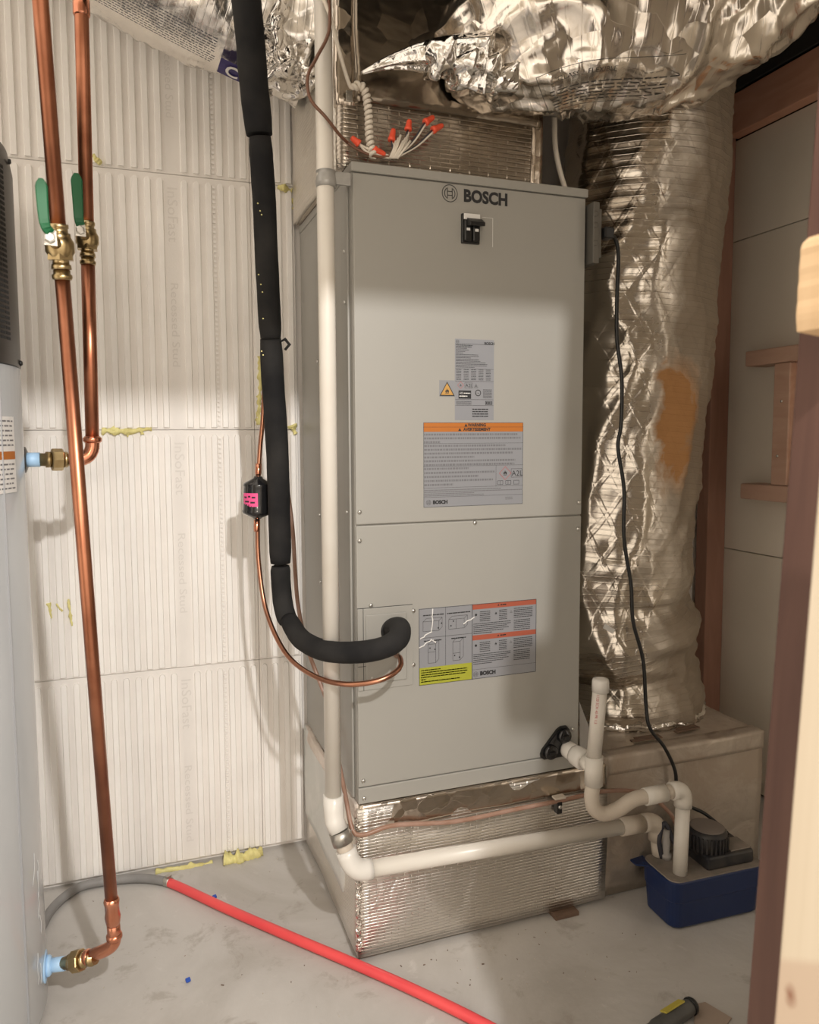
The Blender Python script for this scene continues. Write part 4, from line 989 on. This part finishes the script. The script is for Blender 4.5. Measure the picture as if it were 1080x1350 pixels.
# ================================================================== COPPER WATER PIPES
def valve(par, c, ax, hp, hw):
    """brass ball valve around point c with a green lever"""
    ax = ax.normalized()
    A('valve_body', BRASS, par, MB().lathe(c - ax * .034, ax, [(0, .0155), (0.0074, 0.0146), (0.0078, 0.0127), (0.0148, 0.0127), (0.0163, 0.0179), (0.0222, 0.0193), (0.0266, 0.0221), (0.0414, 0.0221), (0.0459, 0.0193), (0.0503, 0.0174), (0.0548, 0.0174), (0.0551, 0.0141), (0.0622, 0.0141), (0.0629, 0.0155), (0.0681, 0.0155)], 20))
    A('valve_hex', BRASS, par, MB().lathe(c - ax * .020, ax, [(0, .0215), (0.0089, 0.0202)], 6))
    A('valve_collar', BRASS, par, MB().lathe(c - ax * .050, ax, [(0, .0140), (0.0030, 0.0155), (0.0074, 0.0155), (0.0089, 0.0130), (0.0148, 0.0130)], 20))
    n = hp[0]; v = (n - c).normalized()
    A('valve_stem', BRASS, par, MB().cyl(c, n - v * .006, .009, 12))
    lv = A('lever_plate', GALV, par, MB().prism([n + Vector((-.009, 0, -.010)), n + Vector((.010, 0, -.011)), n + Vector((.009, -.002, .011)), n + Vector((-.007, -.006, .017))], (0, .003, 0)), 'steel lever root')
    A('lever_nut', STEEL, lv, MB().lathe(n + Vector((0, -.001, 0)), (0, -1, 0), [(0, .0085), (.007, .0085), (.008, .006)], 6))
    T_ = [Vector(p) for p in hp[1:]]; P, L = resample(smooth(T_, 8), 16); mb = MB()
    rings = []
    for i, p in enumerate(P):
        t = i / 15; w = hw * (.78 + .22 * t) * (1 if i < 14 else (.8 if i == 14 else .4)); d = .0045
        tg_ = (P[min(i + 1, 15)] - P[max(i - 1, 0)]).normalized(); sx = tg_.cross(Vector((0, 1, 0))).normalized(); sy = sx.cross(tg_)
        rings.append([mb.bm.verts.new(p + sx * w * a + sy * d * b) for a, b in ((-1, -.5), (-.8, -1), (.8, -1), (1, -.5), (1, .5), (.8, 1), (-.8, 1), (-1, .5))])
    for Aq, Bq in zip(rings, rings[1:]):
        for k in range(8): mb.bm.faces.new((Aq[k], Aq[(k + 1) % 8], Bq[(k + 1) % 8], Bq[k]))
    mb.bm.faces.new(rings[0]); mb.bm.faces.new(rings[-1])
    A('lever_grip', GREEN, par, mb, 'green vinyl lever grip')
def union_fitting(par, p, d, s=1.0):
    d = d.normalized()
    A('union', BRASS, par, MB().lathe(p, d, [(0, .013 * s), (.014 * s, .013 * s), (.0145 * s, .016 * s), (.024 * s, .016 * s), (.025 * s, .0135 * s)], 20))
    A('union_nut', BRASS, par, MB().lathe(p + d * .025 * s, d, [(0, .021 * s), (.002, .0225 * s), (.020 * s, .0225 * s), (.022 * s, .021 * s)], 8))
    A('union_tail', BRASS, par, MB().lathe(p + d * .047 * s, d, [(0, .016 * s), (.008 * s, .016 * s), (.0085 * s, .0135 * s), (.018 * s, .0135 * s), (.019 * s, .0155 * s), (.026 * s, .0155 * s), (.0265 * s, .0135 * s), (.034 * s, .0135 * s)], 20))
# near pipe
w1 = thing('copper_water_pipe', (-.08, 1.4, .15), 'nearer leaning copper water pipe reaching down to the floor with green lever valve', 'pipe')
b1 = onY(151, 1238, 1.50); t1 = onY(50, -40, 1.25); dir1 = (t1 - b1).normalized(); RC = .0117
def at1(py): 
    lo, hi = 0., (t1 - b1).length
    f = lambda s: (lambda q: CY - F * q.dot(UP) / q.dot(FW))((b1 + dir1 * s) - CAM)
    for _ in range(40):
        m_ = (lo + hi) / 2
        if f(m_) > py: lo = m_
        else: hi = m_
    return b1 + dir1 * lo
vc = at1(326)
A('riser', COPPER, w1, MB().cyl(at1(1190), at1(350), RC, 20)); A('riser', COPPER, w1, MB().cyl(at1(304), t1 + dir1 * .72, RC, 20))
hy = vc.y - .045
valve(w1, vc, dir1, [onY(66, 314, hy), onY(66, 306, hy - .004), onY(60, 298, hy - .012), onY(57, 280, hy - .014), onY(54, 236, hy - .014)], .0090)
A('coupling', COPPERB, w1, MB().lathe(at1(1215), dir1, [(-.01, RC * 1.0), (0, RC * 1.18), (.012, RC * 1.30), (.022, RC * 1.16), (.040, RC * 1.16), (.048, RC * 1.3), (.056, RC * 1.05)], 20))
d_h = (onY(72, 1271, 1.565) - b1).normalized()
pt = b1 + Vector((0, 0, -.015)); fit0 = onY(106, 1266, 1.535); ddh = (fit0 - pt).normalized()
A('elbow', COPPERB, w1, MB().tube([at1(1212), at1(1232)] + bend(at1(1240), pt, pt + ddh * .028, 8) + [fit0], RC * 1.08, 20))
A('press_ring', COPPERB, w1, MB().lathe(at1(1246), dir1, [(0, RC * 1.1), (.004, RC * 1.32), (.010, RC * 1.32), (.014, RC * 1.1)], 20))
A('press_ring', COPPERB, w1, MB().lathe(fit0 - ddh * .026, ddh, [(0, RC * 1.1), (.004, RC * 1.3), (.010, RC * 1.3), (.014, RC * 1.1)], 20))
A('stub', COPPERB, w1, MB().cyl(fit0, onY(126, 1262, 1.52), RC, 18))
HX, HY, HR = -.447, 1.572, .2515                            # heater axis and radius
pl1 = Vector((HX + HR * .985 + .040, HY, onY(70, 1271, 1.57).z))
union_fitting(w1, onY(84, 1270, 1.555), fit0 - onY(84, 1270, 1.555), .95)
A('blue_nipple', BLUETAPE, w1, MB().cyl(Vector((HX + HR + .004, HY - .004, pl1.z)), onY(86, 1270, 1.555), .0135, 18).lathe(Vector((HX + HR + .001, HY - .004, pl1.z)), (1, 0, 0), [(0, .020), (.006, .020), (.010, .016)], 18), 'pale blue dielectric nipple')
# far pipe
w2 = thing('copper_water_pipe', (-.07, 1.65, 1.13), 'farther copper water pipe ending in an elbow towards the grey tank', 'pipe')
RD = .0135; Y2 = 1.65
pA = onY(122.5, 606, Y2); tp = onY(106, -40, Y2 - .02); dir2 = (tp - pA).normalized()
def at2(py): 
    lo, hi = 0., (tp - pA).length
    f = lambda s: (lambda q: CY - F * q.dot(UP) / q.dot(FW))((pA + dir2 * s) - CAM)
    for _ in range(40):
        m_ = (lo + hi) / 2
        if f(m_) > py: lo = m_
        else: hi = m_
    return pA + dir2 * lo
v2 = at2(316)
A('riser', COPPER, w2, MB().cyl(at2(592), at2(345), RD, 20)); A('riser', COPPER, w2, MB().cyl(at2(292), tp + dir2 * .45, RD, 20))
A('coupling', COPPERB, w2, MB().lathe(at2(22), dir2, [(0, RD * 1.05), (.004, RD * 1.2), (.03, RD * 1.2), (.036, RD * 1.05)], 20))
hy2 = v2.y - .05
valve(w2, v2, dir2, [onY(106, 304, hy2), onY(106, 296, hy2 - .004), onY(104, 288, hy2 - .010), onY(103, 272, hy2 - .012), onY(100.5, 229, hy2 - .012)], .0108)
for o_ in list(w2.children):
    pass
ps = onY(93, 606, 1.645); dh2 = (ps - pA).normalized()
A('elbow', COPPERB, w2, MB().tube([at2(578)] + bend(at2(584), pA, pA + dh2 * .034, 8) + [ps], RD * 1.06, 20))
A('press_ring', COPPERB, w2, MB().lathe(at2(584), dir2, [(0, RD * 1.1), (.004, RD * 1.38), (.010, RD * 1.38), (.014, RD * 1.1)], 20))
A('press_ring', COPPERB, w2, MB().lathe(ps - dh2 * .018, dh2, [(0, RD * 1.1), (.004, RD * 1.3), (.010, RD * 1.3), (.014, RD * 1.1)], 20))
un0 = onY(50, 606, 1.63)
union_fitting(w2, un0, ps - un0, 1.0)
A('stub', COPPERB, w2, MB().cyl(un0 + (ps - un0) * .95, ps + dh2 * -.006, RD * .98, 18))
A('blue_nipple', BLUETAPE, w2, MB().cyl(Vector((HX + HR * .975, un0.y, un0.z)), un0 + (ps - un0).normalized() * .004, .0145, 18), 'pale blue dielectric nipple')

# ================================================================== WATER HEATER
wh = thing('water_heater', (HX, HY, 0), 'grey cylindrical water heater with dark vented top at the left edge', 'water heater')
zj = 1.297
A('tank_jacket', TANKM, wh, MB().lathe((HX, HY, .0), (0, 0, 1), [(.002, HR - .02), (.012, HR - .006), (.03, HR), (zj, HR)], 96))
A('seam_strip', mat('jacket_seam', (.30, .31, .33), .3), wh, MB().box(HX + HR * math.cos(-.42) - .001, HX + HR * math.cos(-.42) + .0025, HY + HR * math.sin(-.42) - .002, HY + HR * math.sin(-.42) + .002, .05, zj))
A('vented_shroud', SHROUD, wh, MB().lathe((HX, HY, zj + .0005), (0, 0, 1), [(0, HR - .004), (.003, HR + .001), (.36, HR + .001), (.40, HR - .006), (.425, HR - .03), (.432, HR - .08)], 96), 'dark metal shroud')
mb = MB()
for k in range(34):
    z = 1.345 + k * .0092
    for a in (-19.5, -15.0):
        t_ = math.radians(a); n = Vector((math.cos(t_), math.sin(t_), 0)); tt = Vector((-n.y, n.x, 0))
        mb.obox(Vector((HX, HY, z)) + n * (HR + .0008), n * .002, tt * .0155, Vector((0, 0, .0050)) + tt * 0, 0)
A('vent_slot', SEAM, wh, mb, 'two columns of dark louvre slots', kind='stuff')
A('shroud_screw', BLACK, wh, MB().lathe((HX + HR + .001, HY, zj + .01), (1, 0, 0), [(0, .005), (.003, .005), (.005, .003)], 10))
A('shroud_screw', BLACK, wh, MB().lathe((HX + HR - .001, HY - .02, zj + .375), (1, 0, 0), [(0, .005), (.003, .005), (.005, .003)], 10))
zl0, zl1 = onY(20, 650, 1.48).z, onY(20, 549, 1.48).z
mb = MB(); HC = Vector((HX, HY, 0)); ZZ = Vector((0, 0, 1))
patch(mb, HC, ZZ, HR + .0008, math.radians(-70), math.radians(-13.5), zl0, zl1, 24); lb = A('jacket_label', LABELW, wh, mb, 'white instruction label with orange band', fixn=False)
mb = MB(); patch(mb, HC, ZZ, HR + .0012, math.radians(-70), math.radians(-13.8), zl0 + (zl1 - zl0) * .44, zl0 + (zl1 - zl0) * .545, 24); A('band', ORANGE, lb, mb, 'orange band', fixn=False)
mb = MB(); rnd = random.Random(9)
for k in range(15):
    z = zl1 - .008 - k * (zl1 - zl0 - .012) / 14.5
    if .40 < (z - zl0) / (zl1 - zl0) < .58: continue
    a = -60
    while a < -16:
        w = rnd.uniform(1, 4); patch(mb, HC, ZZ, HR + .0012, math.radians(a), math.radians(min(a + w, -15)), z - .0014, z + .0014, 2); a += w + .8
A('print', INKG, lb, mb, fixn=False)
A('port_ring', BLUETAPE, wh, MB().lathe((HX + HR - .004, HY - .004, pl1.z), (1, 0, 0), [(0, .030), (.0045, .030), (.005, .022)], 24), 'pale blue port ring')
A('port_ring', SHROUD, wh, MB().lathe((HX + HR * .955, un0.y, un0.z), (1, 0, 0), [(0, .026), (.008, .026), (.011, .019)], 24))
# crumpled clear film at the base of the tank
mb = MB(); rnd = random.Random(6)
for k in range(7):
    a = math.radians(rnd.uniform(-16, -6)); z = rnd.uniform(.05, .30); P = []
    for i in range(6):
        a += rnd.uniform(-.018, .018); z += rnd.uniform(.004, .016); P.append(HC + Vector((math.cos(a), math.sin(a), 0)) * (HR + .001) + ZZ * z)
    mb.tube(P, .0007, 5)
A('film_wrinkle', mat('film_white', (.56, .57, .58), .2), wh, mb, kind='stuff')

# ================================================================== HOSE
hs = thing('garden_hose', (.2, 1.75, 0), 'red and grey hose lying across the concrete floor', 'hose')
rh = .0112
g = [onZ(40, 1262, rh), onZ(54, 1225, rh), onZ(72, 1195, rh), onZ(105, 1170, rh), onZ(150, 1161, rh), onZ(190, 1158.5, rh), onZ(222, 1163, rh)]
g = [Vector((p.x, min(p.y, D - .022), rh + .001)) for p in g]
A('grey_section', HOSEG, hs, MB().tube(resample(smooth(g, 10), 60)[0], rh, 14), 'grey rubber section')
r_ = [g[-1] - (g[-1] - g[-2]).normalized() * .004] + [onZ(*q, rh) for q in ((240, 1171), (300, 1199), (380, 1234), (460, 1268), (540, 1303), (640, 1352), (760, 1420))]
r_ = [Vector((p.x, p.y, rh + .001)) for p in r_]
A('red_section', HOSER, hs, MB().tube(resample(smooth(r_, 10), 80)[0], rh, 14), 'red rubber section')
hc = g[-1]; hv = (r_[1] - hc).normalized()
A('hose_clamp', GALV, hs, MB().lathe(hc - hv * .010 + Vector((0, 0, 0)), hv, [(0, rh * 1.12), (.003, rh * 1.2), (.014, rh * 1.2), (.017, rh * 1.12)], 18).obox(hc + Vector((0, 0, rh + .004)), hv * .012, Vector((-hv.y, hv.x, 0)) * .014, (0, 0, .006), .001), 'metal hose clamp')

# ================================================================== WIRING
wr = thing('thermostat_wiring', (.53, 1.535, UT), 'loose low voltage wires with red wire nuts above the cabinet', 'wiring')
YW = 1.515
def wire(pxs, r, m, name='wire', n=40, lab=None):
    P = resample(smooth([onY(*(q if len(q) == 3 else (*q, YW))) for q in pxs], 8), n)[0]; return A(name, m, wr, MB().tube(P, r, 8), lab)
wire([(418, -20, 1.468), (435, 20, 1.468), (448, 70, 1.49), (461, 112), (468, 116)], .0042, WIREW, 'white_cable', lab='white cable')
core = resample(smooth([onY(*q, YW) for q in ((466, 116), (474, 112), (482, 122), (486, 150), (487, 180), (492, 207))], 8), 240)[0]
T, N, B = frames(core)
A('coiled_cable', WIREW, wr, MB().tube([core[i] + (N[i] * math.cos(i * .42) + B[i] * math.sin(i * .42)) * .0052 for i in range(240)], .0042, 8), 'white cable wound in a tight coil')
wire([(433, -10, 1.465), (434, 40, 1.465), (418, 75, 1.465), (406, 100, 1.465), (409, 130, 1.465), (430, 155, 1.465), (448, 178, 1.49), (458, 188, 1.515)], .0034, WIREB, 'brown_cable')
wire([(458, 188), (470, 196), (487, 204), (505, 207), (520, 205)], .0030, WIREB)
nuts = [((474, 190), (463, 181)), ((491, 196), (508, 204)), ((516, 186), (519, 170)), ((538, 172), (540, 158)), ((560, 162), (572, 154)), ((570, 172), (584, 165))]
hub = (516, 209)
for (a, b) in nuts:
    wire([hub, ((hub[0] + a[0]) / 2 + 3, (hub[1] + a[1]) / 2 + 4), a], .0022, WIREK if a[0] > 500 else WIREW, n=14)
    wire([(hub[0] + 5, hub[1]), ((hub[0] + a[0]) / 2 + 7, (hub[1] + a[1]) / 2 + 2), (a[0] + 1, a[1] + 2)], .0022, WIREW, n=14)
for (a, b) in nuts:
    p, q = onY(*a, YW), onY(*b, YW); Lq = (q - p).length
    A('wire_nut', WNUT, wr, MB().lathe(p, q - p, [(0, .0078), (Lq * .25, .0082), (Lq * .3, .0070), (Lq * .85, .0056), (Lq, .004)], 10))
mb = MB()
for k in range(7):
    a = onY(514 + k * 1.6, 209, YW - .004); b = onY(522 + k * 3.2, 186 - (k % 3) * 4, YW - .006); mb.tube([a, a.lerp(b, .5) + Vector((.002, 0, .002)), b], .0026, 6)
A('wire_bundle', WIREW, wr, mb)
A('slack_wire', WIREW, wr, MB().tube(resample(smooth([onY(*q, YW) for q in ((474, 190), (482, 199), (497, 206), (515, 208))], 6), 20)[0], .0026, 7))
wc = thing('white_drop_cable', (.95, 1.56, 1.72), 'white cable dropping behind the top right corner of the cabinet', 'cable')
A('cable', WIREW, wc, MB().tube(resample(smooth([onY(730, 60, 1.60), onY(731, 150, 1.60), onY(732, 190, 1.60), onY(737, 220, 1.60), onY(746, 252, 1.60)], 8), 40)[0], .0064, 10))

# ================================================================== LITTER ON THE FLOOR
for i, (x, y, lab) in enumerate(((248, 1293, 'small blue plastic chip on the bare floor below the red hose'), (283, 1183, 'small blue plastic chip on the far side of the red hose'))):
    p = onZ(x, y, .003); props(MB().obox(p + Vector((0, 0, .002)), Vector((.010, .003, 0)), Vector((-.002, .008, .002)), (0, 0, .005), .0015).build('plastic_chip', mat('blue_plastic', (.02, .08, .42), .4)), lab, 'litter', 'blue plastic chips on the floor')
tl = thing('hand_tool', (1.0, 1.14, 0), 'dark grey tool grip with yellow label at the bottom edge', 'tool')
a, b = onZ(862, 1358, .016), onZ(912, 1326, .016); a.z = b.z = .0165; dd = (b - a).normalized()
A('grip', TOOLK, tl, MB().lathe(a - dd * .05, dd, [(0, .010), (.004, .013), (.052, .0135), (.056, .0155), (.060, .0155), (.06 + (b - a).length * .8, .016), (.062 + (b - a).length * .95, .012)], 14))
sd = Vector((-dd.y, dd.x, 0))
A('yellow_label', TOOLY, tl, MB().obox((a + b) / 2 + dd * .008 + sd * .0075 + Vector((0, 0, .0148)), dd * .056, (sd * .9 + Vector((0, 0, -.42))) * .016, (sd * .42 + Vector((0, 0, .9))) * .003), 'yellow label')
A('end_cap', BLACK, tl, MB().lathe(b - dd * .006, dd, [(0, .0165), (.006, .0165), (.012, .013), (.014, .006)], 14))
pc = [onZ(*q, .001) for q in ((915, 1325), (930, 1322), (965, 1343), (950, 1362), (915, 1362))]
props(MB().prism(pc, (0, 0, .002)).build('cardboard_scrap', CARD), 'flat tan cardboard scrap lying beside the dark tool', 'litter')

# ================================================================== PRINT ON THE DUCT SLEEVES
def tube_hit(P, r, px, py):
    """where the line of sight through a pixel meets a sleeve: (distance along, angle)"""
    d = ray(px, py).normalized(); T, N, B = frames(P); best = None
    s = 0; acc = [0]
    for i in range(1, len(P)): s += (P[i] - P[i - 1]).length; acc.append(s)
    for k in range(400, 1400):
        q = CAM + d * (k * .002)
        j = min(range(0, len(P), 3), key=lambda i: (P[i] - q).length_squared)
        if (P[j] - q).length < r:
            v = q - P[j]; return acc[j] + v.dot(T[j]), math.atan2(v.dot(B[j]), v.dot(N[j]))
    return None
h0, h1 = tube_hit(PB, BR, 712, 118), tube_hit(PB, BR, 880, 118)
hl = tube_hit(PB, BR, 712, 95)
if h0 and h1 and hl:
    sg = 1 if (h0[1] - hl[1]) > 0 else -1
    def bfn(x, y):                                       # y grows downwards in the picture
        s = h0[0] + x; f = on_duct(PB, BR, 0, 0, .014); return f(s, sg * y + h0[1] * BR)
    mb = MB()
    W_ = abs(h1[0] - h0[0]); rnd = random.Random(21)
    mb.text('CLASS 1 FLEXIBLE', None, (0, 0, 0), (0, 0, 0), .009, fn=lambda x, y: bfn(W_ * .12 + x, -y - .012), font_stretch=1.0)
    for k in range(6):
        x = W_ * .05
        while x < W_ * (.95, .8, .95, .9, .7, .9)[k]:
            w = rnd.uniform(.006, .022); y = .004 + k * .0075
            mb.quad([bfn(x, y), bfn(x + w, y), bfn(x + w, y + .0026), bfn(x, y + .0026)]); x += w + .004
    x = 0
    for yy in (-.034, .052): 
        for i in range(24): mb.quad([bfn(W_ * i / 24, yy), bfn(W_ * (i + 1) / 24, yy), bfn(W_ * (i + 1) / 24, yy + .0012), bfn(W_ * i / 24, yy + .0012)])
    for i in range(10): 
        y0_, y1_ = -.034 + .0086 * i, -.034 + .0086 * (i + 1); mb.quad([bfn(0, y0_), bfn(.0012, y0_), bfn(.0012, y1_), bfn(0, y1_)])
    A('sleeve_print', mat('ink_on_foil', (.05, .045, .04), .4), bd, mb, 'dark print on the sleeve', fixn=False)
g0, g1, g2 = tube_hit(PL, LR, 215, 25), tube_hit(PL, LR, 215, 40), tube_hit(PL, LR, 302, 88)
if g0 and g1:
    sg = 1 if g1[1] > g0[1] else -1
    fL = on_duct(PL, LR, 0, 0, .0075)
    mb = MB(); rnd = random.Random(31)
    for k in range(11):
        x = g0[0] - .33
        while x < g0[0] + .11:
            w = rnd.uniform(.003, .011); y = g0[1] * LR + sg * (-.024 + k * .0058)
            mb.quad([fL(x, y), fL(x + w, y), fL(x + w, y + sg * .0022), fL(x, y + sg * .0022)]); x += w + .0022
    A('sleeve_print', INKL, ld, mb, 'rows of small dark print', fixn=False)
if g2:
    mb = MB(); y0_ = g2[1] * LR
    for i in range(8):
        for j in range(4):
            X = lambda a: g2[0] - .020 + .075 * a; Yv = lambda a: y0_ + sg * (-.022 + .045 * a)
            mb.quad([fL(X(i / 8), Yv(j / 4)), fL(X((i + 1) / 8), Yv(j / 4)), fL(X((i + 1) / 8), Yv((j + 1) / 4)), fL(X(i / 8), Yv((j + 1) / 4))])
    A('logo_patch', PURPLE, ld, mb, 'dark purple logo patch', fixn=False)
    fL2 = on_duct(PL, LR, 0, 0, .0105); mb = MB()
    mb.text('C', None, (0, 0, 0), (0, 0, 0), .030, bold=.001, fn=lambda x, y: fL2(g2[0] - .006 + x, y0_ + sg * (.014 - y)))
    A('logo_letter', LABELW, ld, mb, 'white letter', fixn=False)

mb = MB(); rnd = random.Random(17)                       # crumbs swept against the plenum and about the floor
for k in range(150):
    if k < 60: x, y = rnd.gauss(420, 22), rnd.gauss(1120, 14)
    elif k < 110: x, y = rnd.uniform(560, 840), rnd.uniform(1225, 1300)
    else: x, y = rnd.uniform(120, 640), rnd.uniform(1180, 1340)
    p = onZ(x, y, .0006); 
    if p.x > .425 and p.y > 1.47 or p.y > 1.99: continue
    r = rnd.uniform(.0007, .0018); a = rnd.uniform(0, 3.1)
    mb.obox(p + Vector((0, 0, r * .4)), Vector((math.cos(a), math.sin(a), 0)) * r * rnd.uniform(1, 4), Vector((-math.sin(a), math.cos(a), 0)) * r, (0, 0, r))
o = mb.build('floor_crumbs', speckled('plaster_crumb', (.55, .50, .42), (.16, .11, .08), 14, .9, lo=.45, hi=.55)); props(o, 'loose plaster and dirt crumbs scattered over the concrete floor', 'debris', kind='stuff')
